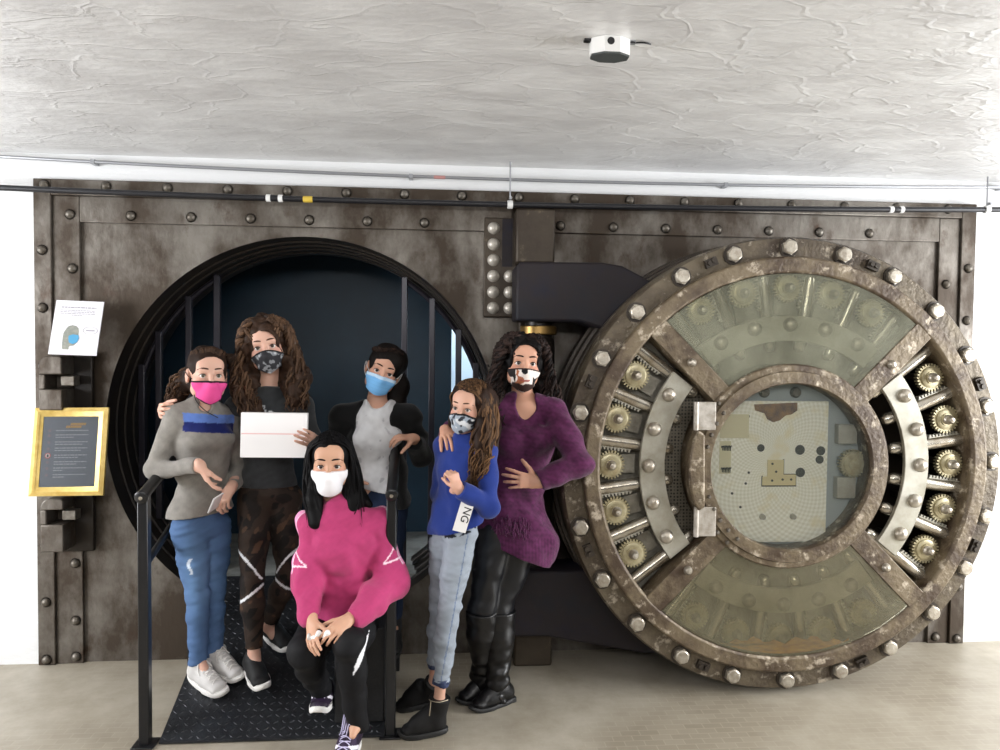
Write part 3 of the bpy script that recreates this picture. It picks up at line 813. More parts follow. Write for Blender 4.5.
def soft_mesh(name, sdf=None, extra=None, m=None, parent=None, col=None, extra_col=None, const=None, label=None):
    "object from an implicit surface and/or loose tubes; col(points)->linear rgb"
    base = wloc(parent) if parent is not None else V(0, 0, 0)
    P = np.zeros((0, 3)); loops = []; sizes = []
    if sdf is not None:
        P, T, Q = sdf.poly()
        if len(Q):
            # orientation test on a sample against the field gradient (centre of mesh is inside)
            loops.append(Q[:, ::-1].ravel() if FLIP else Q.ravel()); sizes.append(np.full(len(Q), 4))
        if len(T):
            loops.append(T[:, ::-1].ravel() if FLIP else T.ravel()); sizes.append(np.full(len(T), 3))
    C = None
    if col is not None and len(P): C = np.asarray(col(P), float)
    elif len(P): C = np.tile(np.asarray(const if const is not None else (.5,.5,.5), float), (len(P), 1))
    if extra is not None and len(extra.v):
        ev = np.array(extra.v, float); o = len(P)
        ls = np.concatenate([np.array(f)+o for f in extra.f]); sz = np.array([len(f) for f in extra.f])
        loops.append(ls); sizes.append(sz)
        ec = np.asarray(extra_col, float) if extra_col is not None else np.tile(np.asarray(const if const is not None else (.5,.5,.5), float), (len(ev), 1))
        C = ec if C is None else np.vstack([C, ec]); P = np.vstack([P, ev])
    loops = np.concatenate(loops); sizes = np.concatenate(sizes)
    me = bpy.data.meshes.new(name)
    me.vertices.add(len(P)); me.vertices.foreach_set('co', (P-base).astype(F4).ravel())
    me.loops.add(len(loops)); me.loops.foreach_set('vertex_index', loops.astype(np.int32))
    me.polygons.add(len(sizes)); st = np.concatenate([[0], np.cumsum(sizes)[:-1]])
    me.polygons.foreach_set('loop_start', st.astype(np.int32))
    me.update(calc_edges=True)
    me.polygons.foreach_set('use_smooth', np.ones(len(sizes), bool))
    at_ = me.color_attributes.new('Col', 'FLOAT_COLOR', 'POINT')
    at_.data.foreach_set('color', np.hstack([C, np.ones((len(C), 1))]).astype(F4).ravel())
    me.materials.append(m)
    me.validate()
    o = bpy.data.objects.new(name, me); link(o, parent)
    if label: o['label'] = label
    return o
FLIP = True

def lin(*rgb): return np.array(s2l(rgb))
def nval(P, freq, seed, n=8):
    r = np.random.RandomState(seed); acc = np.zeros(len(P))
    for i in range(n):
        kv = r.normal(size=3); kv = kv/np.linalg.norm(kv)*freq*(.6+.9*r.rand())
        acc += np.sin(P@kv+r.rand()*6.28+1.3*np.sin(P@(kv[[1, 2, 0]]*.8)))
    return acc/math.sqrt(n)*.8
def blend(c0, c1, t): t = np.clip(t, 0, 1)[:, None]; return c0*(1-t)+c1*t
def flatcol(c, var=.0, seed=3, freq=60):
    c = np.asarray(c)
    return lambda P: c[None, :]*(1+var*nval(P, freq, seed))[:, None]

def catmull(pts, n):
    pts = [np.asarray(p, float) for p in pts]; pts = [2*pts[0]-pts[1]]+pts+[2*pts[-1]-pts[-2]]
    out = []; m = len(pts)-3
    for i in range(n):
        t = i/(n-1)*m; j = min(int(t), m-1); u = t-j; p0, p1, p2, p3 = pts[j:j+4]
        out.append(.5*((2*p1)+(p2-p0)*u+(2*p0-5*p1+4*p2-p3)*u*u+(3*p1-p0-3*p2+p3)*u**3))
    return np.array(out)

class Locks:
    def __init__(s): s.mb = MB(); s.col = []
    def lock(s, pts, r, c, n=22, amp=0, turns=4, ph=0, sides=5, flatten=1.0):
        c0 = catmull(pts, n); rs = []
        p = []
        for i in range(n):
            t = i/(n-1); tg = c0[min(i+1, n-1)]-c0[max(i-1, 0)]; tg = nz(tg)
            e1 = nz(np.cross(tg, V(.3, 1, .2))); e2 = np.cross(tg, e1)
            a = ph+turns*2*PI*t; am = amp*min(1, t*3)
            p.append(c0[i]+am*(math.cos(a)*e1+math.sin(a)*e2)); rs.append(r*(.55+.45*math.sin(PI*min(1, t*1.15+.12)))*(1 if t < .85 else (1-t)/.15*.85+.15))
        k = len(s.mb.v); s.mb.tube(p, rs, sides); s.col += [c]*(len(s.mb.v)-k)

# ------------------------------------------------------------------ heads, hands, bodies
class Head:
    def __init__(s, eyes, yaw, pitch=0, roll=0, hs=1.0):
        "eyes: world point between the eyes; yaw>0 turns to image right, roll>0 leans to image right"
        y, p, r = map(math.radians, (yaw, pitch, roll))
        f = V(math.sin(y)*math.cos(p), -math.cos(y)*math.cos(p), math.sin(p))
        r0 = V(math.cos(y), math.sin(y), 0); u0 = np.cross(f, r0)*-1
        u0 = nz(np.cross(r0, f)); 
        if u0[2] < 0: u0 = -u0
        s.r = r0*math.cos(r)-u0*math.sin(r); s.u = r0*math.sin(r)+u0*math.cos(r); s.f = f; s.hs = hs
        s.c = np.asarray(eyes)-f*.078*hs
        s.R3 = (s.r, s.f, s.u)
    def p(s, r, f, u): return s.c+s.hs*(s.r*r+s.f*f+s.u*u)
    def rad(s, *a): return tuple(x*s.hs for x in a)
    def loc(s, P):
        d = (P-s.c)/s.hs; return d@s.r, d@s.f, d@s.u

def head_sdf(S, H):
    p, R = H.p, H.rad
    S.ell(p(0, -.012, .030), H.R3, R(.073, .092, .084), k=0)
    S.ecap(p(0, .028, -.005), p(0, .047, -.080), *R(.060, .034), *R(.056, .036), L=H.r, k=.02*H.hs)
    S.ell(p(0, .058, -.096), H.R3, R(.022, .020, .018), k=.015)
    for sg in (-1, 1):
        S.ell(p(sg*.038, .052, -.030), H.R3, R(.026, .026, .026), k=.02)
        S.ell(p(sg*.050, .018, -.055), H.R3, R(.018, .040, .034), k=.02)
    S.ell(p(0, .062, .045), H.R3, R(.050, .022, .032), k=.03)
    S.ecap(p(-.034, .074, .020), p(.034, .074, .020), R(.012)[0], k=.012)
    for sg in (-1, 1):
        S.ell(p(sg*.031, .094, -.002), H.R3, R(.017, .012, .011), k=.009, mode='s')
        S.ell(p(sg*.031, .068, -.001), H.R3, R(.0155, .0145, .0125), k=.004)
        S.ell(p(sg*.031, .086, -.001), H.R3, R(.0145, .012, .0075), k=.0015, mode='s')
    S.ecap(p(0, .082, .012), p(0, .103, -.034), *R(.0075, .0115), k=.010)
    for sg in (-1, 1): S.ell(p(sg*.011, .094, -.037), H.R3, R(.009, .011, .008), k=.006)
    S.ecap(p(-.016, .088, -.062), p(.016, .088, -.062), R(.006)[0], k=.006)
    S.ecap(p(-.013, .087, -.071), p(.013, .087, -.071), R(.007)[0], k=.006)
    for sg in (-1, 1):
        S.ell(p(sg*.077, -.012, -.008), (nz(H.r+sg*-.0*H.f), H.f, H.u), R(.009, .019, .032), k=.006)
        S.ell(p(sg*.084, -.006, -.006), H.R3, R(.006, .009, .017), k=.004, mode='s')

def hand_sdf(S, wrist, d, nrm, side, sc=1.0, curl=(.4,.4,.4,.4), spread=.06, thumb=(.55, .25), k=.004):
    "side: +1 if index finger is towards cross(nrm, d), else -1.  curl per finger (index..little)"
    d = nz(d); nrm = nz(np.asarray(nrm)-d*np.dot(nrm, d)); lat = np.cross(nrm, d)*side   # towards the index side
    w = np.asarray(wrist, float); q = lambda a, b, c: w+sc*(d*a+lat*b+nrm*c)
    S.ecap(w-d*.02*sc, q(.02, 0, 0), .026*sc, .029*sc, .019*sc, .016*sc, L=lat, k=.012)
    S.ecap(q(.018, .0, 0), q(.072, .001, -.001), .030*sc, .037*sc, .0145*sc, .0125*sc, L=lat, k=.010)
    tips = []
    for i, (off, ln, rr, fw) in enumerate(((.029, .070, .0086, .084), (.0098, .079, .0089, .088), (-.0098, .073, .0084, .085), (-.028, .057, .0074, .077))):
        fd = nz(d+lat*spread*(1.5-i)); pt = q(fw-.006, off, -.001); c = curl[i]; seg = (.46, .30, .24); ang = 0
        for j in range(3):
            ang += c*(.75, 1.0, .7)[j]
            dd = fd*math.cos(ang)+nrm*math.sin(ang); nx = pt+dd*ln*seg[j]*sc
            r0 = rr*(1.0, .93, .85)[j]*sc; r1 = rr*(.95, .86, .70)[j]*sc
            S.ecap(pt, nx, r0, r1, k=.004 if j == 0 else .002); pt = nx
        tips.append(pt)
    a, b = thumb
    td = nz(d*.62+lat*a*1.35+nrm*b*1.4); p0 = q(.022, .024, .004); p1 = p0+td*.036*sc
    t2 = nz(td+d*.25-lat*.15); p2 = p1+t2*.030*sc; p3 = p2+nz(t2+nrm*.25)*.024*sc
    S.ecap(q(.012, .014, .002), p1, .016*sc, .0115*sc, k=.010); S.ecap(p1, p2, .0105*sc, .0098*sc, k=.003); S.ecap(p2, p3, .0098*sc, .0078*sc, k=.002)
    return tips

def skin_col(base, H, seed=1, lips=True):
    b = np.asarray(base)
    def f(P):
        c = b[None, :]*(1+.05*nval(P, 45, seed))[:, None]
        r, fw, u = H.loc(P)
        ck = np.exp(-(((np.abs(r)-.042)/.022)**2+((u+.03)/.025)**2))*(fw > .02)
        c = c*(1-ck[:, None]*np.array([.02, .18, .16]))
        if lips:
            lp = np.exp(-((r/.022)**4+((u+.066)/.010)**4))*(fw > .075)
            c = blend(c, np.array([.42, .12, .11])[None, :], lp*.7)
        return c
    return f

M_skin = mat_attr('skin', .5, bump=.08, bscale=300, sss=.12, spec=.35)
M_cloth = mat_attr('knit_cloth', .85, bump=.35, bscale=420, sheen=.15, spec=.2)
M_denim = mat_attr('denim_cloth', .8, bump=.3, bscale=500, spec=.2)
M_legg = mat_attr('stretch_legging_fabric', .72, bump=.15, bscale=200, spec=.25)
M_hair = mat_attr('hair', .55, bump=.35, bscale=260, spec=.12, stretch=(1, 1, .12))
M_mask = mat_attr('mask_fabric', .75, bump=.1, bscale=500, spec=.25)
M_slick = mat_attr('slick_black_fabric', .36, bump=.15, bscale=60, spec=.45)
M_shoe = mat_attr('shoe_upper', .6, bump=.2, bscale=400, spec=.35)
M_eye = mat_attr('eyeball', .12, spec=.6)
M_sole_w = mat('white_rubber_sole', (226,224,220), .6)
M_sole_b = mat('black_rubber_sole', (24,24,24), .6)
M_lace_w = mat('white_lace', (222,220,216), .8)
M_lace_p = mat('lilac_lace', (196,190,220), .8)
M_cord_b = mat('black_cord', (16,15,16), .7)
M_cord_w = mat('white_cord', (226,226,228), .7)

def face_parts(root, H, brow, iris, browr=.0032, lid=(28, 18, 16)):
    for sg in (-1, 1):
        c = H.p(sg*.031, .0690, -.001); r = .0140*H.hs
        mb = MB(); n, m_ = 20, 14; vs = []
        for i in range(m_+1):
            th = PI*i/m_
            for j in range(n):
                ph = 2*PI*j/n
                vs.append(c+r*(H.f*math.cos(th)+math.sin(th)*(H.r*math.cos(ph)+H.u*math.sin(ph))))
        fs = [(i*n+j, i*n+(j+1) % n, (i+1)*n+(j+1) % n, (i+1)*n+j) for i in range(m_) for j in range(n)]
        mb.add(vs, fs)
        cols = []
        for i in range(m_+1):
            th = PI*i/m_; k = lin(10, 8, 8) if th < .22 else (np.asarray(iris) if th < .50 else lin(214, 206, 200))
            cols += [k]*n
        soft_mesh('eye', None, mb, M_eye, root, extra_col=cols)
        # brow
        L = Locks()
        pts = [H.p(sg*x, f, u) for x, f, u in ((.012, .0895, .0262), (.026, .0890, .0292), (.040, .081, .0285), (.054, .066, .0205))]
        cc = catmull(pts, 10); L.mb.tube(cc, [browr*H.hs*a for a in (.6, 1, 1.1, 1.1, 1.1, 1, .9, .8, .6, .3)], 6); L.col = [np.asarray(brow)]*len(L.mb.v)
        # lash line goes with the brow's colour
        pts = [H.p(sg*x, f, u) for x, f, u in ((.0175, .0775, -.0025), (.025, .0818, .0046), (.033, .0828, .0060), (.041, .0795, .0038), (.0465, .0715, -.002))]
        k = len(L.mb.v); L.mb.tube(catmull(pts, 10), [.0014*H.hs]*10, 5); L.col += [lin(*lid)]*(len(L.mb.v)-k)
        soft_mesh('eyebrow', None, L.mb, M_hair, root, extra_col=L.col)

def mask_part(root, H, col, cord, top=-.004, drop=4.2, bot=-.118, side=.068, h=.003, wid=1.0, nose=.022, loop=True, nm='face_mask', label=None, vee=.35, q2=4.5):
    S = SDF(H.c-.13*H.hs, H.c+.15*H.hs, h); p, R = H.p, H.rad
    S.ecap(p(0, .036, -.012), p(0, .046, -.082), *R(.068*wid, .051*wid), *R(.060, .050), L=H.r, k=0)
    S.ecap(p(0, .088, -.006), p(0, .103, -.040), *R(.012, nose), k=.03)
    S.ell(p(0, .078, -.075), H.R3, R(.034, .030, .030), k=.03)
    S.ell(p(0, .062, -.098), H.R3, R(.024, .024, .018), k=.02)
    for sg in (-1, 1): S.ell(p(sg*.040, .056, -.034), H.R3, R(.030, .028, .030), k=.02)
    # trims: curved top edge, bottom edge, back edge
    sl, X, Y, Z = S.blk(S.lo, S.lo+S.h*S.n)
    dx, dy, dz = X-F4(H.c[0]), Y-F4(H.c[1]), Z-F4(H.c[2])
    dot = lambda a: (dx*F4(a[0])+dy*F4(a[1])+dz*F4(a[2]))/F4(H.hs)
    r, f, u = dot(H.r), dot(H.f), dot(H.u)
    e = np.maximum(u-(top-drop*r*r), bot+vee*np.abs(r)+q2*r*r-u)
    e = np.maximum(e, (.030-f)*1.0)
    
    S.d = np.maximum(S.d, (e*H.hs).astype(F4))
    o = soft_mesh(nm, S, None, M_mask, root, col=lambda P: col(*H.loc(P)), label=label)
    if loop:
        for sg in (-1, 1):
            lp = MB()
            lp.tube(catmull([p(sg*.062, .034, -.020), p(sg*.078, .012, -.006), p(sg*.089, -.012, .014), p(sg*.091, -.026, .002), p(sg*.086, -.022, -.024), p(sg*.074, .010, -.042), p(sg*.058, .034, -.058)], 18), .0016*H.hs, 6)
            part('ear_loop', lp, cord, o)
    return o

def scalp(S, H, t=.012, back=0, low=-.03, hairline=.062):
    "hair shell following the skull, open over the face"
    p, R = H.p, H.rad
    S.ell(p(0, -.014, .032), H.R3, R(.073+t, .092+t, .084+t), k=.0)
    S.ell(p(0, -.050, -.020), H.R3, R(.064+t, .052+t, .075), k=.02)

def face_cut(S, H, w=.060, top=.072, side_f=.03, k=.01, asym=0):
    p, R = H.p, H.rad
    S.ecap(p(asym, .105, top-.058), p(asym, .105, -.12), *R(w, w*.95), *R(.070, .070), L=H.r, k=k, mode='s')

def body_sdf(J, sc, H, h=.0042, pad=.09, build=1.0):
    pts = np.array([v for v in J.values()]+[H.p(0, 0, .13)])
    S = SDF(pts.min(0)-pad-.06, pts.max(0)+pad+.06, h)
    b = build*sc
    head_sdf(S, H)
    Ls = nz(J['sr']-J['sl']); Lh = nz(J['hr']-J['hl'])
    S.limb([H.p(0, -.022, -.045), mixv(H.p(0, -.03, -.10), J['neck'], .5), J['neck']], [.049*sc, .047*sc, .056*sc], k=.02)
    torso(S, J, b, 0)
    for q in 'lr':
        S.limb([J['s'+q], J['e'+q], J['w'+q]], [.043*b, .034*b, .023*sc], k=.02)
        S.limb([J['h'+q], J['k'+q], J['a'+q]], [.066*b, .042*b, .030*b], k=.03)
        S.ecap(mixv(J['k'+q], J['a'+q], .12), mixv(J['k'+q], J['a'+q], .55), .042*b, .036*b, k=.02)
        hd = J.get('t'+q)
        if hd is not None: S.limb([J['a'+q], mixv(J['a'+q], hd, .30)+V(0,0,-.012), mixv(J['a'+q], hd, .62)+V(0,0,-.012)], [.030*sc, .022*sc, .014*sc], k=.01)
    return S

def torso(S, J, b, e, k=.03, sh=1.0, wz=1.0, hz=1.0, bust=0, cz=1.0, nosh=False, dz=1.0):
    "torso volume between shoulders and hips, e = extra thickness of a garment"
    Ls = nz(J['sr']-J['sl']); Lh = nz(J['hr']-J['hl']); Lm = nz(Ls+Lh)
    if not nosh:
        S.limb([J['sl'], J['neck']*.55+.45*mixv(J['sl'], J['sr'], .5), J['sr']], [.048*b*sh+e, .056*b*sh+e, .048*b*sh+e], k=k)
    c1 = mixv(J['neck'], J['chest'], .45)
    S.ecap(c1, J['chest'], .120*b*cz+e, .128*b*cz+e, .072*b*dz+e, .088*b*dz+e, L=Ls, k=k)
    S.ecap(J['chest'], J['waist'], .128*b*cz+e, .108*b*wz+e, .088*b*dz+e, .078*b*dz+e, L=Lm, k=k)
    S.ecap(J['waist'], J['pelvis'], .108*b*wz+e, .140*b*hz+e, .078*b*dz+e, .092*b*dz+e, L=Lh, k=k)
    if bust:
        fr = nz(np.cross(V(0, 0, 1), Ls)) * -1
        for sg in (-1, 1):
            S.ell(J['chest']+Ls*sg*.062*b+fr*.070*b+V(0, 0, .01), (Ls, fr, V(0, 0, 1)), (.058*b+e*.5, .048*b*bust+e*.5, .056*b+e*.5), k=.03)

def box_of(pts, pad): pts = np.array(pts); return pts.min(0)-pad, pts.max(0)+pad

def shoe(root, heel, toe, L_up, uc, sole, ankle=None, w=.045, hgt=.075, laces=None, sole_h=.024, cuff=None, heel_h=0, col=None, top=None, soleout=.006, nm='shoe', label=None, mm=None, inst=1.0):
    heel = np.asarray(heel, float); toe = np.asarray(toe, float); u0 = np.asarray(L_up, float)
    f = nz(toe-heel); u = nz(u0-f*np.dot(u0, f)); r = np.cross(f, u); Ln = np.linalg.norm(toe-heel)
    q = lambda a, b, c: heel+f*(a*Ln)+r*b+u*c
    lo, hi = box_of([heel-r*.1, heel+r*.1, toe-r*.1, toe+r*.1, heel+u*(top or .14), toe-u*.03], .05)
    S = SDF(lo, hi, .0036)
    S.ecap(q(.16, 0, .045), q(.5, 0, .040), w*.80, w*.92, .042, .036, L=r, k=0)
    S.ecap(q(.5, 0, .038), q(.82, 0, .028), w*.95, w*.92, .036, .026, L=r, k=.01)
    S.ecap(q(.25, 0, .062), q(.62, 0, .045), w*.66, w*.62, .036, .027, L=r, k=.02)
    if ankle is not None: S.ecap(q(.30, 0, .080), q(.58, 0, .050), w*.72*inst, w*.62*inst, .036*inst, .028*inst, L=r, k=.025)
    if ankle is not None:
        S.limb([q(.20, 0, .05), ankle], [w*.84, cuff or w*.8], k=.015, flat=2)
    S.plane(q(0, 0, sole_h*.5), -u)
    if col is None: c_ = lambda P: np.tile(np.asarray(uc), (len(P), 1))*(1+.06*nval(P, 70, 5))[:, None]
    else: c_ = lambda P: col((P-heel)@f/Ln, (P-heel)@r, (P-heel)@u)
    o = soft_mesh(nm, S, None, mm or M_shoe, root, col=c_, label=label)
    # sole: footprint outline
    mb = MB(); n = 40; ol = []
    for i in range(n):
        a = 2*PI*i/n; x = .5+.53*math.cos(a); wd = w*(1.0 if x > .55 else .86)+soleout
        ol.append((x, wd*(abs(math.sin(a))**.8)*(1 if math.sin(a) > 0 else -1)))
    vs = []
    for lv, (hh, sc) in enumerate(((0, .96), (.006, 1.0), (sole_h-.004, 1.0), (sole_h, .96))):
        for x, y in ol: vs.append(q(.5+(x-.5)*sc, y*sc, hh+(.012*max(0, (x-.8)/.2)**2 if lv < 4 else 0)))
    fs = [tuple(reversed(range(n))), tuple(range(3*n, 4*n))]
    for l in range(3):
        for i in range(n): j = (i+1) % n; fs.append((l*n+i, l*n+j, (l+1)*n+j, (l+1)*n+i))
    mb.add(vs, fs)
    if heel_h:
        pass
    part('sole', mb, sole, o, angle=50)
    if laces is not None:
        lc = MB()
        def surf(a, b):
            for c in np.arange(.16, .015, -.0015):
                ix = np.round((q(a, b, c)-S.lo)/S.h).astype(int)
                if np.all(ix >= 0) and np.all(ix < S.n) and S.d[tuple(ix)] < 0: return c
            return .03
        for i in range(5):
            x = .40+.080*i
            for sg in (1, -1):
                x2 = x+.05
                pts = catmull([q(a_, b_, surf(a_, b_)+.001) for a_, b_ in ((x, -sg*w*.5), (x*.7+x2*.3, -sg*w*.25), ((x+x2)/2, 0), (x*.3+x2*.7, sg*w*.25), (x2, sg*w*.5))], 12)
                lc.tube(pts, .0026, 5)
        for sg in (1, -1):
            t0 = surf(.42, 0); lc.tube(catmull([q(.42, 0, t0+.002), q(.40, sg*.018, t0+.010), q(.45, sg*.030, surf(.45, sg*.028)+.002), q(.50, sg*.034, surf(.5, sg*.03)+.001)], 12), .0024, 5)
        part('laces', lc, laces, o)
    return o
# ================================================================== access ramp and handrails
M_tread = mat('dark_tread_plate', (58,60,64), .28, metal=.6, rgb2=(34,35,38), vscale=9, rough2=.5, bump=.15, bscale=60)
RX0, RX1, RY0, RY1, RZ0, RZ1 = .905, 1.832, -.878, .115, .014, .407
slope = (RZ1-RZ0)/(RY1-RY0)
rampz = lambda y: RZ0+slope*(y-RY0)
rp = thing('access_ramp', ((RX0+RX1)/2, (RY0+RY1)/2, 0), 'black diamond plate ramp rising from the floor into the round opening', 'ramp')
mb = MB(); t = .008
mb.add([(RX0,RY0,RZ0-t),(RX1,RY0,RZ0-t),(RX1,RY1,RZ1-t),(RX0,RY1,RZ1-t),(RX0,RY0,RZ0),(RX1,RY0,RZ0),(RX1,RY1,RZ1),(RX0,RY1,RZ1)],
       [(0,3,2,1),(4,5,6,7),(0,1,5,4),(1,2,6,5),(2,3,7,6),(3,0,4,7)])
fu = nz(V(0, RY1-RY0, RZ1-RZ0)); nu = np.cross(V(1,0,0), fu)
ln = math.hypot(RY1-RY0, RZ1-RZ0); sp = .034
for j in range(int(ln/sp)):
    for i in range(int((RX1-RX0)/sp)):
        c = V(RX0+sp*(i+.5), RY0, RZ0)+fu*(sp*(j+.5))
        sg = 1 if (i+j) % 2 else -1
        a = nz(V(1,0,0)*.8+fu*sg*.6); b_ = np.cross(nu, a)
        mb.add([c-a*.013, c+b_*.0038, c+a*.013, c-b_*.0038, c-a*.006+nu*.0022, c+a*.006+nu*.0022], [(0,4,3),(0,1,4),(1,5,4),(1,2,5),(2,3,5),(3,4,5)])
part('tread_plate', mb, M_tread, rp, angle=10)
for x0 in (RX0, RX1-.008):
    part('side_plate', MB().add([(x0,RY0+.02,0),(x0+.008,RY0+.02,0),(x0+.008,RY1,0),(x0,RY1,0),(x0,RY0+.02,rampz(RY0+.02)-.009),(x0+.008,RY0+.02,rampz(RY0+.02)-.009),(x0+.008,RY1,RZ1-.009),(x0,RY1,RZ1-.009)],
        [(0,3,2,1),(4,5,6,7),(0,1,5,4),(1,2,6,5),(2,3,7,6),(3,0,4,7)]), M_satin, rp)

def handrail(xf, yf, label):
    h = thing('handrail', (xf, yf, 0), label, 'handrail')
    z0 = 1.05; yb = -.10; rise = .26; dx = -.022
    P0 = V(xf, yf-.035, z0); d = V(dx, 1, rise)
    at_y = lambda y, dz=0: V(xf+dx*(y-yf), y, z0+rise*(y-yf)+dz)
    w = .021
    part('post', MB().box((xf-w, yf-w, .006), (xf+w, yf+w, z0-.005)), M_satin, h, bevel=.004)
    part('base_plate', MB().box((xf-.045, yf-.045, .001), (xf+.045, yf+.045, .009)), M_satin, h, bevel=.002)
    q = at_y(-.22); 
    part('post', MB().box((q[0]-w, q[1]-w, rampz(q[1])*.0+.01), (q[0]+w, q[1]+w, q[2]-.01)), M_satin, h, bevel=.004)
    part('rail', MB().tube([at_y(yf-.03), at_y(-.14)], .0235, 20), M_black, h)
    c = at_y(yf-.03); dn = nz(d)
    cap = MB().tube([c+dn*.012, c-dn*.004, c-dn*.008, c-dn*.010], [.027, .027, .022, .0], 20)
    part('end_cap', cap, M_satin, h); part('cap_stud', MB().tube([c-dn*.010, c-dn*.014, c-dn*.015], [.008, .007, .0], 12), M_bolt, h)
    part('mid_rail', MB().tube([at_y(yf+.015, -.30), at_y(-.22, -.30)], .015, 14), M_black, h)
    return h
handrail(.848, -.868, 'black steel handrail next to the girl in the grey striped sweater')
handrail(1.857, -.852, 'black steel handrail between the seated girl in pink and the girl in blue jacket')

# box seat under the seated girl
sb = MB(); x0, x1, y0, y1, zt = 1.615, 1.828, -.82, -.44, .455
sb.add([(x0,y0,rampz(y0)+.004),(x1,y0,rampz(y0)+.004),(x1,y1,rampz(y1)+.004),(x0,y1,rampz(y1)+.004),(x0,y0,zt),(x1,y0,zt),(x1,y1,zt),(x0,y1,zt)],
       [(0,3,2,1),(4,5,6,7),(0,1,5,4),(1,2,6,5),(2,3,7,6),(3,0,4,7)])
solid('box_seat', sb, mat('matte_black_seat', (22,22,24), .6, rgb2=(16,16,18), vscale=20, bump=.3, bscale=120), 'matte black box seat on the ramp under the girl in pink, beside handrail post', 'seat', bevel=.006)

# ================================================================== pipes under the ceiling
M_pipe = mat('black_iron_pipe', (30,30,34), .38, metal=.2)
M_zinc = mat('zinc_conduit', (150,152,156), .4, metal=.5)
M_clampw = mat('white_clamp', (222,222,220), .5)
pp = thing('iron_pipe', (2.5, -.12, 2.41), 'long black iron pipe crossing in front of the top of the vault surround', 'pipe')
pz = lambda x: 2.412+.0042*(x-1.9)**2 if x > 1.9 else 2.412+.0046*(x-1.9)**2
pts = [V(x, -.12, pz(x)) for x in np.linspace(-2.18, 7.18, 24)]
part('pipe_run', MB().tube(pts, .0145, 14), M_pipe, pp)
def collar(x, r, w, m, nm): part(nm, MB().tube([V(x-w, -.12, pz(x)), V(x-w*.8, -.12, pz(x)), V(x+w*.8, -.12, pz(x)), V(x+w, -.12, pz(x))], [r*.9, r, r, r*.9], 16), m, pp)
for xx in (1.215, 4.53): collar(xx-.03, .019, .011, M_clampw, 'coupling_ring'); collar(xx+.03, .019, .011, M_clampw, 'coupling_ring'); collar(xx, .017, .03, M_pipe, 'coupling')
collar(1.382, .0165, .024, mat('yellow_tape', (206,176,66), .5), 'yellow_tape')
for xx in (2.417, 5.053):
    collar(xx, .022, .014, M_clampw, 'pipe_clamp')
    part('hanger_rod', MB().tube([V(xx, -.12, pz(xx)+.018), V(xx, -.12, ZC-.001)], .0045, 8), M_zinc, pp)
    part('clamp_bolt', MB().lathe([(0,-.03),(.008,-.03),(.008,0),(0,0)], (xx, -.125, pz(xx)+.03), 8), M_zinc, pp)
cz = lambda x: 2.558+.0055*(x-2.6)**2
cd = thing('electrical_conduit', (2.5, -.04, 2.56), 'thin grey conduit running along the wall just under the ceiling', 'conduit')
part('conduit_run', MB().tube([V(x, -.05, cz(x)) for x in np.linspace(-2.18, 7.18, 24)], .0085, 10), M_zinc, cd)
for x in (.3, 1.9, 3.6, 5.2):
    part('strap', MB().box((x-.01, -.06, cz(x)-.011), (x+.01, 0, cz(x)+.011)), M_zinc, cd)
for x in (2.05,):
    part('red_tape', MB().tube([V(x-.03,-.05,cz(x)), V(x+.03,-.05,cz(x))], .0092, 10), mat('red_tape', (182,132,128), .5), cd)

# ceiling junction box
jb = thing('junction_box', (2.58, -1.68, 2.63), 'white octagonal junction box with a dark cover on the ceiling', 'junction box')
oct_ = [(2.58+.061*math.cos(PI/8+PI/4*i)/math.cos(PI/8), -1.68+.040*math.sin(PI/8+PI/4*i)/math.cos(PI/8)) for i in range(8)]
def zprism(poly, z0, z1):
    m = MB(); n = len(poly)
    m.add([(x,y,z0) for x,y in poly]+[(x,y,z1) for x,y in poly], [tuple(reversed(range(n))), tuple(range(n,2*n))]+[((i),(i+1)%n,n+(i+1)%n,n+i) for i in range(n)])
    return m
part('box_body', zprism(oct_, 2.586, 2.6345), mat('white_box_enamel', (232,232,230), .4), jb, smooth=False)
part('cover', zprism([(2.58+(x-2.58)*.97, -1.68+(y+1.68)*.97) for x,y in oct_], 2.580, 2.5865), mat('dark_cover', (70,74,74), .5), jb, smooth=False)
part('knockout_hole', MB().lathe([(0,-.0412),(.0115,-.0412),(.0115,-.039)], (2.575,-1.68,2.618), 18), M_black, jb)
for dx in (-.07, .07): part('mounting_ear', MB().box((2.58+dx-.012, -1.69, 2.628), (2.58+dx+.012, -1.67, 2.6348)), M_black if dx < 0 else M_zinc, jb)
rr = random.Random(4); wp = [V(2.64+.012*i, -1.685+rr.uniform(-.006,.006), 2.629) for i in range(7)]
part('loose_wire', MB().tube(wp, .0028, 6), M_pipe, jb)

# ================================================================== signs on the left edge of the surround
M_paper = mat('white_sign_board', (222,220,226), .4)
M_ink = mat('grey_print', (150,148,156), .7)
def plane_of(tl, tr, bl):
    o = np.asarray(tl); ax = np.asarray(tr)-o; ay = np.asarray(bl)-o
    n = nz(np.cross(ay, ax))          # towards the viewer
    if n[1] > 0: n = -n
    return o, ax, ay, n
def quad_on(pl, u0, v0, u1, v1, lift, th=.0006, mb=None):
    o, ax, ay, n = pl; mb = mb or MB()
    c = o+ax*(u0+u1)/2+ay*(v0+v1)/2+n*lift
    return mb.obox(c, ax*(u1-u0)/2, ay*(v1-v0)/2, n*th)
def shape_on(pl, pts, lift, mb=None):
    o, ax, ay, n = pl; mb = mb or MB(); k = len(pts)
    vs = [o+ax*u+ay*v+n*(lift+.0005) for u, v in pts]+[o+ax*u+ay*v+n*(lift-.0005) for u, v in pts]
    return mb.add(vs, [tuple(range(k)), tuple(reversed(range(k, 2*k)))]+[(i,(i+1)%k,k+(i+1)%k,k+i) for i in range(k)])
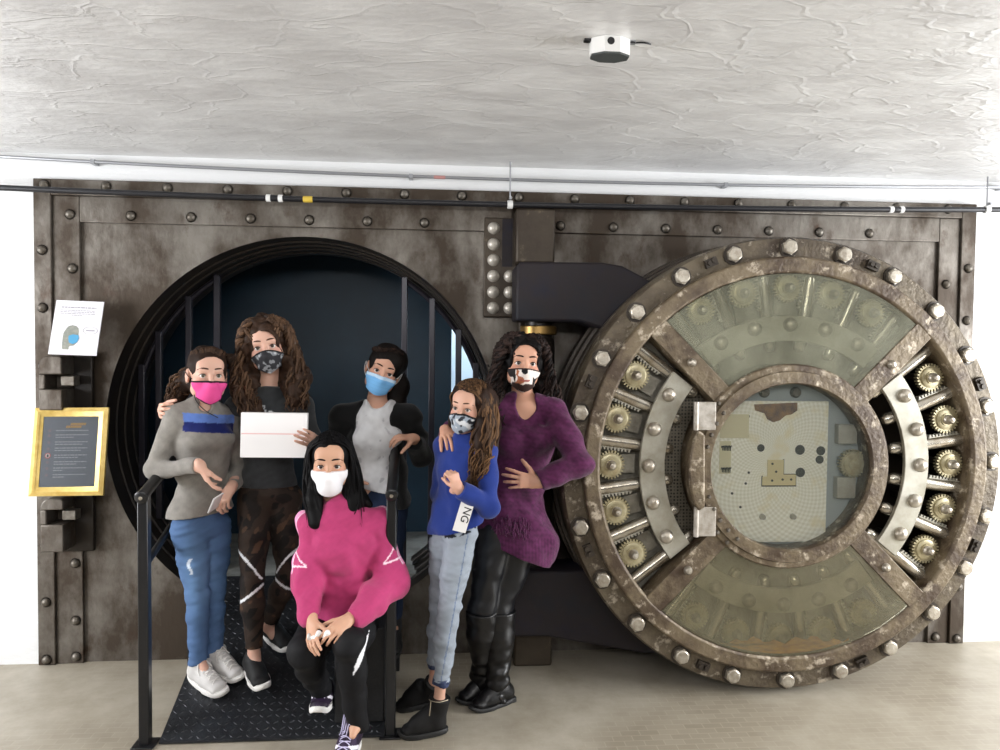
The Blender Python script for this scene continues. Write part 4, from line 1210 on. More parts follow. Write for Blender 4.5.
tl, tr, bl = at(56.5, 300, -.115), at(104, 302, -.115), at(48, 354, -.185)
PL = plane_of(tl, tr, bl)
sg = thing('mask_notice', (tl+tr)/2*.5+(bl+(tr+bl-tl))/2*.5-V(0,0,.13), 'white notice showing a head in a blue face mask, above the gold frame', 'sign')
part('board', quad_on(PL, 0, 0, 1, 1, -.003, .003), M_paper, sg)
m = MB(); rr = random.Random(9)
for v, u0, u1 in ((.115,.13,.86),(.175,.12,.85),(.205,.12,.85),(.235,.12,.85),(.265,.36,.58)):
    u = u0
    while u < u1:
        w = rr.uniform(.03,.09); quad_on(PL, u, v, min(u+w,u1), v+(.022 if v < .12 else .012), .0004, .0004, m); u += w+.014
part('small_print', m, M_ink, sg)
hd = [(.30,.52),(.34,.475),(.42,.455),(.50,.47),(.55,.51),(.57,.58),(.565,.64),(.575,.69),(.55,.72),(.55,.78),(.50,.83),(.42,.84),(.40,.87),(.405,.905),(.28,.905),(.265,.87),(.255,.78),(.25,.68),(.255,.60)]
part('head_picture', shape_on(PL, hd, .0008), mat('grey_head_print', (150,150,140), .7, rgb2=(120,126,120), vscale=60), sg)
mk = [(.37,.655),(.46,.625),(.575,.64),(.59,.70),(.56,.77),(.48,.805),(.40,.78),(.375,.72)]
part('mask_picture', shape_on(PL, mk, .0018), mat('blue_mask_print', (74,150,192), .7), sg)
bub = MB(); k = 28
for i in range(k):
    a0_, a1_ = 2*PI*i/k, 2*PI*(i+1)/k
    p_ = [(.80+.155*math.cos(a)*s_, .545+.070*math.sin(a)*s_) for a, s_ in ((a0_,1),(a1_,1),(a1_,.94),(a0_,.94))]
    shape_on(PL, p_, .0006, bub)
quad_on(PL, .71, .535, .89, .556, .0006, .0004, bub)
part('speech_bubble', bub, M_ink, sg)
# gold frame
tl, tr, bl = at(35.5, 408, -.15), at(109, 407.5, -.15), at(28.5, 496.5, -.225)
PL = plane_of(tl, tr, bl)
gf = thing('framed_notice', (tl+tr)/2*.5+(bl+(tr+bl-tl))/2*.5-V(0,0,.23), 'gold framed dark notice leaning on the lower latch lug', 'framed sign')
M_gold = mat('gold_frame', (220,194,120), .32, metal=.3, rgb2=(198,164,84), vscale=20)
o_, ax, ay, n_ = PL
def frame_ring(a, b, l0, l1):
    "ring between relative insets a (outer) and b (inner), mitred"
    W_, H_ = np.linalg.norm(ax), np.linalg.norm(ay); m = MB()
    q = lambda i, l: [o_+ax*(i/W_)+ay*(i/H_)+n_*l, o_+ax*(1-i/W_)+ay*(i/H_)+n_*l, o_+ax*(1-i/W_)+ay*(1-i/H_)+n_*l, o_+ax*(i/W_)+ay*(1-i/H_)+n_*l]
    vs = q(a, -.012)+q(a, l0)+q(b, l1)+q(b, -.012); fs = []
    for lv in range(3):
        for i in range(4): j = (i+1) % 4; fs.append((lv*4+i, lv*4+j, (lv+1)*4+j, (lv+1)*4+i))
    return m.add(vs, fs)
part('frame', frame_ring(0, .020, .004, .014), M_gold, gf)
part('frame', frame_ring(.020, .030, .014, .010), M_gold, gf)
part('frame', frame_ring(.030, .044, .008, .003), M_gold, gf)
part('poster', quad_on(PL, .10, .08, .90, .92, -.002, .001), mat('slate_poster', (112,120,132), .5, rgb2=(100,108,120), vscale=6), gf)
m = MB(); rr = random.Random(2)
for (v, two) in ((.255,0),(.305,1),(.385,1),(.455,1),(.535,1),(.61,1),(.68,1),(.755,1)):
    for k_ in range(2 if two else 1):
        u = .30; u1 = .74 if k_ == 0 else rr.uniform(.42,.70)
        while u < u1:
            w = rr.uniform(.02,.06); quad_on(PL, u, v+.027*k_, min(u+w,u1), v+.027*k_+.011, -.0006, .0003, m); u += w+.008
part('small_print', m, mat('pale_print', (178,184,192), .6), gf)
m = MB()
for v in (.262,.318,.395,.468,.62,.69,.765):
    p_ = [(.215+.022*math.cos(2*PI*i/10), v+.018*math.sin(2*PI*i/10)) for i in range(10)]
    shape_on(PL, p_, -.0004, m)
part('icons', m, mat('dim_icon_print', (132,120,128), .6), gf)
m = MB()
for i in range(20):
    a0_, a1_ = 2*PI*i/20, 2*PI*(i+1)/20
    shape_on(PL, [(.215+.040*math.cos(a)*s_, .545+.033*math.sin(a)*s_) for a, s_ in ((a0_,1),(a1_,1),(a1_,.72),(a0_,.72))], .0004, m)
part('red_ring_icon', m, mat('red_icon_print', (196,92,92), .6), gf)
part('icon_ground', shape_on(PL, [(.215+.036*math.cos(2*PI*i/16), .545+.030*math.sin(2*PI*i/16)) for i in range(16)], -.0002), mat('white_icon_print', (226,216,214), .6), gf)
part('flame_icon', shape_on(PL, [(.215,.525),(.23,.545),(.225,.562),(.205,.562),(.2,.545)], .0006), M_black, gf)
m = MB()
for (v, u0, u1) in ((.175,.49,.68),(.205,.43,.64)):
    u = u0
    while u < u1:
        w = .024; sh = .010
        shape_on(PL, [(u+sh,v),(u+w+sh,v),(u+w,v+.026),(u,v+.026)], -.0003, m); u += w+.006
part('heading', m, mat('amber_print', (206,160,74), .6), gf)
part('glazing', quad_on(PL, .09, .07, .91, .93, .0018, .0006), glass_mat('frame_glass', (1,1,1), .03, (200,205,215), .05), gf)

# ================================================================== things held in hands
bl, br, tl = at(240, 457.5, -.745), at(306.5, 458, -.745), at(241, 412.5, -.745)
PL = plane_of(tl, tl+(br-bl), bl)
tb = thing('tablet_box', (bl+br)/2, 'flat white box with a pink line, held up by the tall girl', 'box')
m = MB(); o_, ax, ay, n_ = PL
m.obox(o_+ax/2+ay/2-n_*.014, ax/2, ay/2, n_*.014)
part('carton', m, mat('white_carton', (232,230,230), .35), tb, bevel=.002)
part('pull_tab', quad_on(PL, .012, .455, .99, .478, .0004, .0004), mat('pink_tab', (222,178,176), .5), tb)
c = at(215.5, 503, -.725); u = nz(at(217.8, 497.5, -.745)-c); s_ = nz(np.cross(u, V(0,-1,0))); f_ = nz(V(0,-1,0)*.32+s_*1.0); s2_ = np.cross(u, f_)
ph = thing('mobile_phone', c-V(0,0,.07), 'white phone held low by the girl in grey sweater', 'phone')
part('casing', MB().obox(c, u*.050, s2_*.030, f_*.004), mat('white_phone', (226,224,224), .3), ph, bevel=.0035)
part('screen', MB().obox(c-f_*.0043, u*.045, s2_*.027, f_*.0004), M_black, ph)
S = SDF(at(322, 636, -1.15)-.06, at(322, 636, -1.10)+.06, .003)
c = at(320, 636, -1.125); S.ell(c, np.eye(3), (.040,.012,.014), k=0); S.ell(c+V(-.05,.01,-.004), np.eye(3), (.018,.010,.010), k=.01); S.ell(c+V(.03,-.004,.006), np.eye(3), (.016,.012,.016), k=.01)
S.noise(.006, 120, 5)
o = soft_mesh('paper_tissue', S, None, mat_attr('tissue', .8), None, const=lin(232,228,226)); tag(o, 'crumpled white tissue in the hands of the seated girl in pink', 'tissue')
# lettered white patch on the blue jacket
# ================================================================== the six people
def skull_pt(H, az, el, k=1.0):
    "point of the scalp: az from forward (0) to image right (+90), el elevation"
    a, e = math.radians(az), math.radians(el)
    return H.p(.084*k*math.cos(e)*math.sin(a), -.012+.100*k*math.cos(e)*math.cos(a), .030+.094*k*math.sin(e))

GR_SKIN = lin(204, 162, 143); OL_SKIN = lin(198, 152, 129); TN_SKIN = lin(198, 148, 122)

def make_locks(rng, H, n, ends, c0, c1, r=(.006, .010), amp=.006, turns=5, azr=(-150, 150), elr=(10, 70), puff=1.15, mid=None, n_pts=26, azskip=None):
    "strands from the scalp down to 'ends' (function of azimuth, rng) -> list of control points"
    L = Locks()
    for i in range(n):
        az = rng.uniform(*azr); el = rng.uniform(*elr)
        if azskip and azskip[0] < az < azskip[1]: continue
        s = skull_pt(H, az, el, 1.04)
        sg_ = 1 if az > 0 else -1
        ao = sg_*max(abs(az), rng.uniform(66, 88))
        o = skull_pt(H, ao, min(el, 5)-10, puff*rng.uniform(.98, 1.08))
        md = skull_pt(H, (az+ao)/2, max(el*.62, 28), puff*.97)
        pts = [s, md, o]+ends(ao, rng)
        t = rng.random(); c = np.asarray(c0)*(1-t)+np.asarray(c1)*t
        L.lock(pts, rng.uniform(*r)*H.hs, c, n=n_pts, amp=amp*rng.uniform(.6, 1.3), turns=turns*rng.uniform(.8, 1.2), ph=rng.random()*6.28)
    return L

def root_person(x, y, z, label):
    return thing('person', (x, y, z), label, 'person', None)

# ------------------------------------------------ girl in the grey striped sweater
def person_grey():
    Y = -.60
    root = root_person(1.03, -.56, .11, 'girl in grey striped sweater and blue jeans with pink mask, standing by left handrail')
    sc = .93
    H = Head(at(210.8, 375.5, -.70), 27, 0, 2, 1.04)
    J = dict(neck=at(203, 405, -.60), chest=at(203, 441, -.60), waist=at(203, 492, -.58), pelvis=at(201, 523, -.57),
             sl=at(177, 418, -.66), sr=at(229, 419, -.50), el=at(154, 468, -.69), er=at(240, 468, -.46), wl=at(200, 466, -.80), wr=at(231, 488, -.63),
             hl=at(189, 527, -.62), hr=at(214, 527, -.52), kl=at(198, 594, -.60), kr=at(214, 592, -.51), al=at(198, 657, -.60), ar=at(214, 649, -.53))
    J['tl'] = at(218, 688, -.67); J['tr'] = at(232, 674, -.58)
    S = body_sdf(J, sc, H, build=.93)
    hand_sdf(S, J['wl'], at(217, 497, -.78)-J['wl'], V(.9, .45, .1), -1, .90, (.30, .32, .35, .4), .02, (.12, .25))
    hand_sdf(S, J['wr'], at(219, 508, -.70)-J['wr'], V(-.3, -.75, .1)*-1, 1, .90, (.75, .8, .85, .9), .02, (.5, .5))
    S.limb([mixv(J['el'], J['wl'], .75), J['wl']], [.028, .024], k=.01)
    soft_mesh('body', S, None, M_skin, root, col=skin_col(GR_SKIN, H))
    face_parts(root, H, lin(62, 44, 36), lin(70, 62, 44))
    # sweater
    lo, hi = box_of([J[k] for k in ('neck', 'sl', 'sr', 'el', 'er', 'wl', 'wr', 'hl', 'hr')], .14)
    S = SDF(lo, hi, .0048); b = .93*sc
    torso(S, J, b, .016, hz=1.0, wz=1.0, bust=.75)
    fr = nz(np.cross(V(0, 0, 1), nz(J['sr']-J['sl'])))*-1
    for q in 'lr':
        e_, w_ = J['e'+q], J['w'+q]
        S.limb([J['s'+q], e_, mixv(e_, w_, .93)], [.054*b+.004, .046*b+.003, .034*b], k=.02, flat=2)
    S.limb([J['neck']+V(0, 0, -.02), mixv(J['neck'], H.p(0, -.02, -.10), .25)], [.070*sc, .058*sc], k=.02, flat=2)
    S.ecap(H.p(-.004, .025, -.13), H.p(-.01, .11, -.165), .030, .012, k=.006, mode='s')
    S.noise(.0045, 26, 4, (1, 1, 1.6)); S.noise(.0015, 70, 6)
    S.ecap(mixv(J['waist'], J['pelvis'], .35), J['pelvis'], .122*b+.018, .146*b+.018, .088*b+.016, .104*b+.016, L=nz(J['hr']-J['hl']), k=.03)
    for q in 'lr': S.ecap(J['h'+q]+V(0, 0, .05), J['h'+q]-V(0, 0, .02), .092*b+.014, .098*b+.014, k=.03)
    pel = J['pelvis']
    S.plane(pel+V(0, 0, .050), V(.08, 0, -1))
    ls = nz(J['sr']-J['sl'])
    def col(P):
        c = lin(132, 128, 122)[None, :]*(1+.10*nval(P, 130, 2)+.05*nval(P, 400, 9))[:, None]
        z = P[:, 2]+.10*((P-J['chest'])@ls)
        z0 = J['chest'][2]
        body = (((P-J['chest'])@ls) < .120)
        arm = (P-J['sl'])@nz(J['el']-J['sl'])
        left = ((P-J['chest'])@ls) < -.118
        for a, bb, cc in ((.084, .124, (92, 122, 190)), (.044, .086, (24, 34, 96))):
            m = (z-z0 > a) & (z-z0 < bb) & body & ~left
            c[m] = lin(*cc)*(1+.1*nval(P[m], 150, 3))[:, None]
        return c
    soft_mesh('sweater', S, None, M_cloth, root, col=col)
    # jeans
    lo, hi = box_of([J[k] for k in ('waist', 'hl', 'hr', 'kl', 'kr', 'al', 'ar')], .16)
    S = SDF(lo, hi, .0048)
    S.ecap(mixv(J['waist'], J['pelvis'], .35), J['pelvis'], .118*b, .142*b, .082*b, .100*b, L=nz(J['hr']-J['hl']), k=0, flat=1)
    for q in 'lr':
        h_, k_, a_ = J['h'+q], J['k'+q], J['a'+q]
        S.limb([h_, mixv(h_, k_, .5), k_], [.092*b, .076*b, .057*b], k=.02)
        S.limb([k_, mixv(k_, a_, .35), a_+V(0, 0, -.030)], [.057*b, .055*b, .044*b], k=.02, flat=2)
    S.noise(.0025, 34, 8, (1, 1, 2.0)); S.noise(.0012, 70, 3, (1, 1, 2.5))
    def col(P):
        c = lin(74, 100, 138)[None, :]*(1+.12*nval(P, 20, 2))[:, None]
        for q in 'lr':
            k_ = J['k'+q]; d2 = ((P-k_)[:, 2]-.12)/.16; dx = (P-k_)[:, 0]/.04
            w = np.exp(-d2**2-dx**2)*(P[:, 1] < k_[1]); c = blend(c, lin(112, 148, 190)[None, :], w*.55)
        kz = J['kl']
        rip = (np.abs((P-kz)[:, 0]+.010+.006*np.sin((P-kz)[:, 2]*90)) < .0065) & (np.abs((P-kz)[:, 2]-.145) < .034) & (P[:, 1] < kz[1])
        c[rip] = lin(206, 218, 232)
        return c
    soft_mesh('jeans', S, None, M_denim, root, col=col)
    # shoes
    wsh = lin(196, 194, 192)
    shoe(root, at(191, 676, -.53), at(226, 697, -.68), V(.0, -.30, 1), wsh, M_sole_w, at(200, 660, -.585)+V(0, 0, .0), .043, laces=M_lace_w, cuff=.050, inst=1.15)
    shoe(root, at(209, 663, -.47), at(242, 682, -.60), V(.0, -.30, 1), wsh, M_sole_w, at(215, 648, -.52), .043, laces=M_lace_w, cuff=.050, inst=1.15)
    # hair
    S = SDF(H.c-.24, H.c+.19, .0042)
    scalp(S, H, .010)
    p = H.p
    S.limb([p(-.03, -.085, .01), p(-.075, -.115, -.05), p(-.105, -.10, -.11)], [.045, .045, .030], k=.03)
    face_cut(S, H, w=.066, top=.063)
    for sg in (-1, 1): S.ell(p(sg*.088, -.002, -.012), H.R3, (.03, .040, .045), k=.01, mode='s')
    S.ell(p(0, .03, -.11), H.R3, (.08, .07, .07), k=.01, mode='s')
    S.noise(.003, 70, 5, (1, 1, .5))
    rg = random.Random(5); L = Locks(); hc = lin(40, 28, 22); hc2 = lin(92, 68, 50)
    for i in range(95):
        a = rg.uniform(0, 6.28); s0 = p(-.03+.03*math.cos(a), -.09, .02+.03*math.sin(a))
        e = p(-.115+rg.uniform(-.035, .03), -.08+rg.uniform(-.05, .03), -.125+rg.uniform(-.03, .05))
        mm = p(-.085+rg.uniform(-.04, .03), -.11+rg.uniform(-.03, .04), -.05+rg.uniform(-.03, .03))
        L.lock([s0, mm, e], .0045, hc*(1-(t := rg.random()))+hc2*t, 20, amp=.007, turns=4, ph=rg.random()*6)
    for i in range(70):      # combed-back strands
        az = rg.uniform(-80, 80); s0 = skull_pt(H, az*.75, 44-abs(az)*.25, .985); e = p(-.02+rg.uniform(-.02, .02), -.108, .02)
        mm = skull_pt(H, az*1.3, 64-abs(az)*.3, 1.03)
        L.lock([s0, mm, e], .0035, hc*(1-(t := rg.random()*.5))+hc2*t, 14, amp=.001, turns=2)
    soft_mesh('hair', S, L.mb, M_hair, root, col=flatcol(hc, .2, freq=90), extra_col=L.col)
    def mc(r, f, u):
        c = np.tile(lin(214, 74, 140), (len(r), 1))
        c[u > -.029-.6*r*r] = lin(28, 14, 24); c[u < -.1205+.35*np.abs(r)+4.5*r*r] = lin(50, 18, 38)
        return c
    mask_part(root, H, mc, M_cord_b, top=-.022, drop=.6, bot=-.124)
    cd = MB(); cd.tube(catmull([H.p(-.055, .03, -.06), H.p(-.05, .045, -.105), H.p(-.02, .085, -.145), H.p(.03, .10, -.175)], 16), .0022, 6)
    part('neck_cord', cd, M_cord_b, root)
    return J, H

# ------------------------------------------------ tall girl with long curly hair, camouflage leggings
def person_tall():
    root = root_person(1.27, -.50, .13, 'tall girl with long curly brown hair, dark tee and camouflage leggings')
    sc = .98; b = .92
    H = Head(at(265, 346.8, -.60), 7, 0, -11, 1.04)
    J = dict(neck=at(269, 392, -.50), chest=at(269, 428, -.50), waist=at(268, 462, -.49), pelvis=at(268, 492, -.49),
             sl=at(238, 407, -.50), sr=at(301, 406, -.48), el=at(196, 436, -.38), er=at(318, 462, -.44), wl=at(163, 410, -.60), wr=at(320, 444, -.69),
             hl=at(256, 496, -.49), hr=at(284, 496, -.47), kl=at(252, 578, -.58), kr=at(288, 572, -.46), al=at(254, 655, -.60), ar=at(268, 626, -.40))
    J['tl'] = at(264, 683, -.69); J['tr'] = at(287, 648, -.44)
    S = body_sdf(J, sc, H, build=b)
    hand_sdf(S, J['wl'], V(.22, -.97, .02), V(1, .22, 0), -1, .93, (.78, .80, .82, .86), .10, (.3, .5))
    hand_sdf(S, J['wr'], at(299, 434, -.805)-J['wr'], V(-.3, .85, -.1), -1, .93, (.2, .22, .25, .3), .05, (.25, .85))
    soft_mesh('body', S, None, M_skin, root, col=skin_col(GR_SKIN, H, 2))
    face_parts(root, H, lin(74, 52, 40), lin(60, 46, 36))
    lo, hi = box_of([J[k] for k in ('neck', 'sl', 'sr', 'el', 'er', 'wl', 'wr', 'hl', 'hr')], .13)
    S = SDF(lo, hi, .005)
    torso(S, J, b*sc, .010, bust=.6)
    for q in 'lr':
        e_, w_ = J['e'+q], J['w'+q]
        S.limb([J['s'+q], e_, mixv(e_, w_, .86)], [.056*b, .047*b, .036*b], k=.02, flat=2)
    S.limb([J['neck']+V(0, 0, -.02), mixv(J['neck'], H.p(0, -.02, -.1), .2)], [.075, .064], k=.02, flat=2)
    S.noise(.0045, 26, 14, (1, 1, 1.5)); S.plane(J['pelvis']+V(0, 0, .03), V(0, 0, -1))
    cc = J['chest']
    def col(P):
        c = lin(50, 52, 54)[None, :]*(1+.12*nval(P, 160, 4))[:, None]
        d = P-cc; x = d[:, 0]; z = d[:, 2]; fr = P[:, 1] < cc[1]-.05
        rr = np.hypot(x/1.0, (z-.05)/.8)
        prn = (((np.abs(rr-.045) < .006) | (np.abs(np.hypot(x, (z-.045)/.6)-.03) < .005)) & (nval(P, 120, 8) > -.4)) | ((np.abs(x+.01) < .012) & (z > .085) & (z < .11) & (nval(P, 260, 5) > 0))
        c[prn & fr] = lin(196, 198, 200)
        return c
    soft_mesh('t_shirt', S, None, M_cloth, root, col=col)
    # leggings with reflective stripes
    lo, hi = box_of([J[k] for k in ('waist', 'hl', 'hr', 'kl', 'kr', 'al', 'ar')], .16)
    S = SDF(lo, hi, .0048); bb = b*sc
    S.ecap(mixv(J['waist'], J['pelvis'], .5), J['pelvis'], .112*bb, .142*bb, .085*bb, .100*bb, L=V(1, 0, 0), k=0)
    for q in 'lr':
        h_, k_, a_ = J['h'+q], J['k'+q], J['a'+q]
        S.limb([h_, mixv(h_, k_, .5), k_], [.092*bb, .078*bb, .056*bb], k=.015)
        S.limb([k_, mixv(k_, a_, .35), mixv(k_, a_, .90)], [.056*bb, .057*bb, .040*bb], k=.02, flat=2)
    S.noise(.002, 40, 18, (1, 1, 2.0))
    def col(P):
        n1 = nval(P, 42, 21, 10); n2 = nval(P, 60, 23, 10)
        c = np.tile(lin(48, 37, 30), (len(P), 1)); c[n1 > .25] = lin(28, 22, 19); c[n2 > .75] = lin(74, 54, 40); c[(n2 < -.85)] = lin(18, 15, 14)
        c *= (1+.1*nval(P, 200, 3))[:, None]
        for q, sg in (('l', 1), ('r', -1)):
            k_ = J['k'+q]; d = P-k_; x = d[:, 0]*sg; z = d[:, 2]; fr = P[:, 1] < k_[1]+.012
            # upper arc: from outside high to inside at the knee; lower arc below the knee
            up = np.abs(z-(.075-1.15*x-6*x*x)) < .0075
            lw = np.abs(z-(-.065+.75*x)) < .0075
            c[(up & (z > .0) & (z < .17) & fr)] = lin(226, 228, 232)
            c[(lw & (np.abs(x) < .055) & (z > -.13) & fr)] = lin(226, 228, 232)
        return c
    soft_mesh('leggings', S, None, M_legg, root, col=col)
    bk = lin(14, 14, 15)
    shoe(root, at(250, 668, -.52), at(265, 692, -.72), V(0, -.32, 1), bk, M_sole_w, at(254, 652, -.59), .044, cuff=.036, nm='shoe')
    shoe(root, at(266, 634, -.30), at(292, 652, -.46), V(0, -.32, 1), bk, M_sole_w, at(268, 622, -.39), .043, cuff=.036)
    # hair: big volume of curls
    S = SDF(H.c+V(-.27, -.2, -.48), H.c+V(.28, .22, .2), .006)
    scalp(S, H, .022)
    p = H.p
    for sg in (-1, 1):
        o_ = -.018 if sg > 0 else .012; S.limb([p(sg*.060, -.03, .03), p(sg*(.095+o_), -.02, -.06), p(sg*(.115+o_), .0, -.16), p(sg*(.10+o_), .045, -.27)], [.060, .058, .060, .040], k=.04)
    S.limb([p(0, -.08, .02), p(0, -.11, -.12), p(0, -.10, -.26)], [.09, .11, .08], k=.04)
    S.noise(.011, 60, 31, (1, 1, .8)); S.noise(.005, 130, 32)
    face_cut(S, H, w=.054, top=.074)
    S.ecap(p(0, .10, -.06), p(0, .13, -.30), .054, .062, k=.02, mode='s')
    S.ecap(p(0, .035, -.10), p(0, .08, -.20), .052, .045, k=.005, mode='s')
    rg = random.Random(11); c0, c1 = lin(44, 32, 26), lin(98, 74, 56)
    def ends(az, r):
        sg = 1 if az > 0 else -1
        aa = abs(az)
        if aa > 115: return [p(sg*r.uniform(.02, .12), -.12, -.13), p(sg*r.uniform(.03, .14), -.09, -.27)]
        x = r.uniform(.070, .150)+(-.016 if sg > 0 else .014)
        return [p(sg*(x+.01), .02+r.uniform(-.05, .045), -.15+r.uniform(-.02, .02)), p(sg*(x-.02+r.uniform(-.015, .02)), .062+r.uniform(-.05, .03), -.27+r.uniform(-.05, .03))]
    L = make_locks(rg, H, 420, ends, c0, c1, (.0055, .0095), .010, 7, (-165, 165), (0, 80), 1.30, azskip=(-28, 28), n_pts=44)
    L2 = make_locks(rg, H, 40, ends, c0, c1, (.005, .008), .007, 6, (-40, 40), (62, 85), 1.25, n_pts=40, azskip=None)
    k = len(L2.mb.v); L.mb.add(L2.mb.v, L2.mb.f); L.col += L2.col
    soft_mesh('hair', S, L.mb, M_hair, root, col=flatcol(lin(52, 37, 28), .3, freq=120), extra_col=L.col)
    def mc(r, f, u):
        Q = np.stack([r, f, u], 1); n = nval(Q, 190, 41); c = np.tile(lin(40, 40, 44), (len(r), 1))
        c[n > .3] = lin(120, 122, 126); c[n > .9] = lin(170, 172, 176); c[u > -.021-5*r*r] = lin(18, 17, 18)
        return c
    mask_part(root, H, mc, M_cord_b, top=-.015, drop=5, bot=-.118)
    return J, H
# ------------------------------------------------ girl in white blouse and black cardigan
def person_white():
    root = root_person(1.77, -.26, .26, 'girl in white blouse and black cardigan with blue surgical mask, hand on rail')
    sc = .92; b = .93
    H = Head(at(383.3, 372.3, -.45), 4, -4, 20, 1.02)
    J = dict(neck=at(378, 408, -.36), chest=at(376, 440, -.36), waist=at(376, 475, -.35), pelvis=at(378, 500, -.34),
             sl=at(343, 417, -.37), sr=at(409, 417, -.33), el=at(331, 458, -.30), er=at(421, 455, -.24), wl=at(345, 480, -.44), wr=at(413, 438, -.46),
             hl=at(364, 504, -.35), hr=at(392, 504, -.33), kl=at(366, 560, -.37), kr=at(392, 560, -.35), al=at(368, 616, -.32), ar=at(394, 616, -.30))
    J['tl'] = at(366, 634, -.43); J['tr'] = at(397, 634, -.40)
    S = body_sdf(J, sc, H, build=b)
    hand_sdf(S, J['wr'], at(399, 437, -.50)-J['wr'], V(-.1, .25, -1), -1, .90, (.55, .6, .65, .7), .03, (.35, .6))
    hand_sdf(S, J['wl'], V(.5, -.3, -.6), V(0, 1, 0), -1, .9)
    soft_mesh('body', S, None, M_skin, root, col=skin_col(OL_SKIN, H, 3))
    face_parts(root, H, lin(40, 28, 24), lin(44, 30, 24))
    # blouse
    lo, hi = box_of([J[k] for k in ('neck', 'sl', 'sr', 'hl', 'hr')], .15)
    S = SDF(lo, hi, .0048)
    torso(S, J, b*sc, .012, bust=.7, wz=1.12)
    S.limb([J['neck']+V(0, 0, -.03), J['neck']+V(.005, 0, .035)], [.085, .070], k=.02, flat=2)
    S.ecap(J['neck']+V(.006, -.10, .03), J['neck']+V(.006, .0, .06), .058, .062, .034, .045, L=V(1, 0, 0), k=.008, mode='s')
    S.noise(.004, 30, 51, (1, 1, 1.3)); S.noise(.002, 75, 52); S.plane(J['pelvis']+V(0, 0, .055), V(-.25, 0, -1))
    def col(P):
        n = nval(P, 170, 53); c = lin(208, 208, 210)[None, :]*(1+.05*n)[:, None]
        c[(nval(P, 120, 54) > 1.15)] = lin(176, 176, 180); return c
    soft_mesh('blouse', S, None, M_cloth, root, col=col)
    # cardigan, open down the front
    lo, hi = box_of([J[k] for k in ('neck', 'sl', 'sr', 'el', 'er', 'wl', 'wr', 'hl', 'hr')], .17)
    S = SDF(lo, hi, .0052)
    torso(S, J, b*sc, .022, wz=1.1, hz=1.08)
    S.limb([J['sl'], J['el'], mixv(J['el'], J['wl'], .9)], [.062*b, .056*b, .042*b], k=.02, flat=2)
    S.limb([J['sr'], J['er'], mixv(J['er'], J['wr'], .86)], [.062*b, .060*b, .046*b], k=.02, flat=2)
    hem = J['pelvis']+V(.08, -.02, -.02)
    S.ecap(J['waist']+V(.10, -.01, .06), hem+V(.04, 0, .0), .05, .035, .09, .08, L=V(1, 0, 0), k=.03)
    # opening
    n0 = J['neck']
    S.ecap(n0+V(-.012, -.16, .08), J['waist']+V(-.03, -.16, -.25), .098, .126, .155, .155, L=V(1, 0, 0), k=.012, mode='s')
    S.ell(n0+V(.0, -.03, .08), np.eye(3), (.080, .11, .095), k=.01, mode='s')
    S.noise(.005, 26, 55, (1, 1, 1.6)); S.plane(J['pelvis']+V(0, 0, -.03), V(0, 0, -1))
    soft_mesh('cardigan', S, None, M_cloth, root, col=flatcol(lin(9, 9, 10), .15))
    lo, hi = box_of([J[k] for k in ('waist', 'hl', 'hr', 'kl', 'kr', 'al', 'ar')], .16)
    S = SDF(lo, hi, .0055); bb = b*sc
    S.ecap(mixv(J['waist'], J['pelvis'], .4), J['pelvis'], .128*bb, .142*bb, .088*bb, .100*bb, L=V(1, 0, 0), k=0)
    for q in 'lr':
        h_, k_, a_ = J['h'+q], J['k'+q], J['a'+q]
        S.limb([h_, mixv(h_, k_, .5), k_], [.092*bb, .078*bb, .058*bb], k=.015); S.limb([k_, a_], [.058*bb, .048*bb], k=.02, flat=2)
    S.noise(.003, 34, 58, (1, 1, 2))
    soft_mesh('jeans', S, None, M_denim, root, col=flatcol(lin(34, 46, 70), .15, freq=25))
    for q, dx in (('l', 0), ('r', 0)):
        a_ = J['a'+q]; shoe(root, a_+V(-.0, .07, -.085), a_+V(0, -.15, -.17), V(0, -.35, 1), lin(26, 26, 28), M_sole_b, a_+V(0, 0, .01), .042, cuff=.040)
    # hair tied low, falling on the far shoulder
    S = SDF(H.c-.27, H.c+.24, .0045); p = H.p
    scalp(S, H, .014)
    S.limb([p(.03, -.085, .01), p(.090, -.08, -.06), p(.105, -.05, -.14), p(.085, -.04, -.20)], [.062, .060, .050, .025], k=.03)
    S.ell(p(.05, -.02, .06), H.R3, (.05, .07, .06), k=.03)
    face_cut(S, H, w=.059, top=.061, asym=-.006)
    S.ell(p(-.086, .0, -.012), H.R3, (.03, .035, .045), k=.01, mode='s')
    S.noise(.0035, 60, 61, (1, 1, .5))
    rg = random.Random(21); L = Locks(); hc, hc2 = lin(18, 13, 11), lin(52, 37, 30)
    for i in range(90):
        az = rg.uniform(-100, 100); s0 = skull_pt(H, az*.55, 46-abs(az)*.22, .985); mm = skull_pt(H, az*1.2+25, 57-abs(az)*.3, 1.06)
        e = p(.05+rg.uniform(-.03, .04), -.09+rg.uniform(-.03, .03), -.03+rg.uniform(-.03, .03)); e2 = p(.085+rg.uniform(-.035, .035), -.06+rg.uniform(-.03, .03), -.14+rg.uniform(-.07, .03))
        L.lock([s0, mm, e, e2], .0042, hc*(1-(t := rg.random()))+hc2*t, 22, amp=.004, turns=3, ph=rg.random()*6)
    soft_mesh('hair', S, L.mb, M_hair, root, col=flatcol(hc, .2, freq=90), extra_col=L.col)
    def mc(r, f, u):
        c = np.tile(lin(116, 176, 226), (len(r), 1))
        c *= (1-.10*(np.abs(np.sin(u*190)) < .22))[:, None]
        c[u > -.031-.8*r*r] = lin(186, 212, 236); return c
    mask_part(root, H, mc, M_cord_w, top=-.017, drop=.8, bot=-.112, wid=1.05, vee=.1, q2=5)
    return J, H

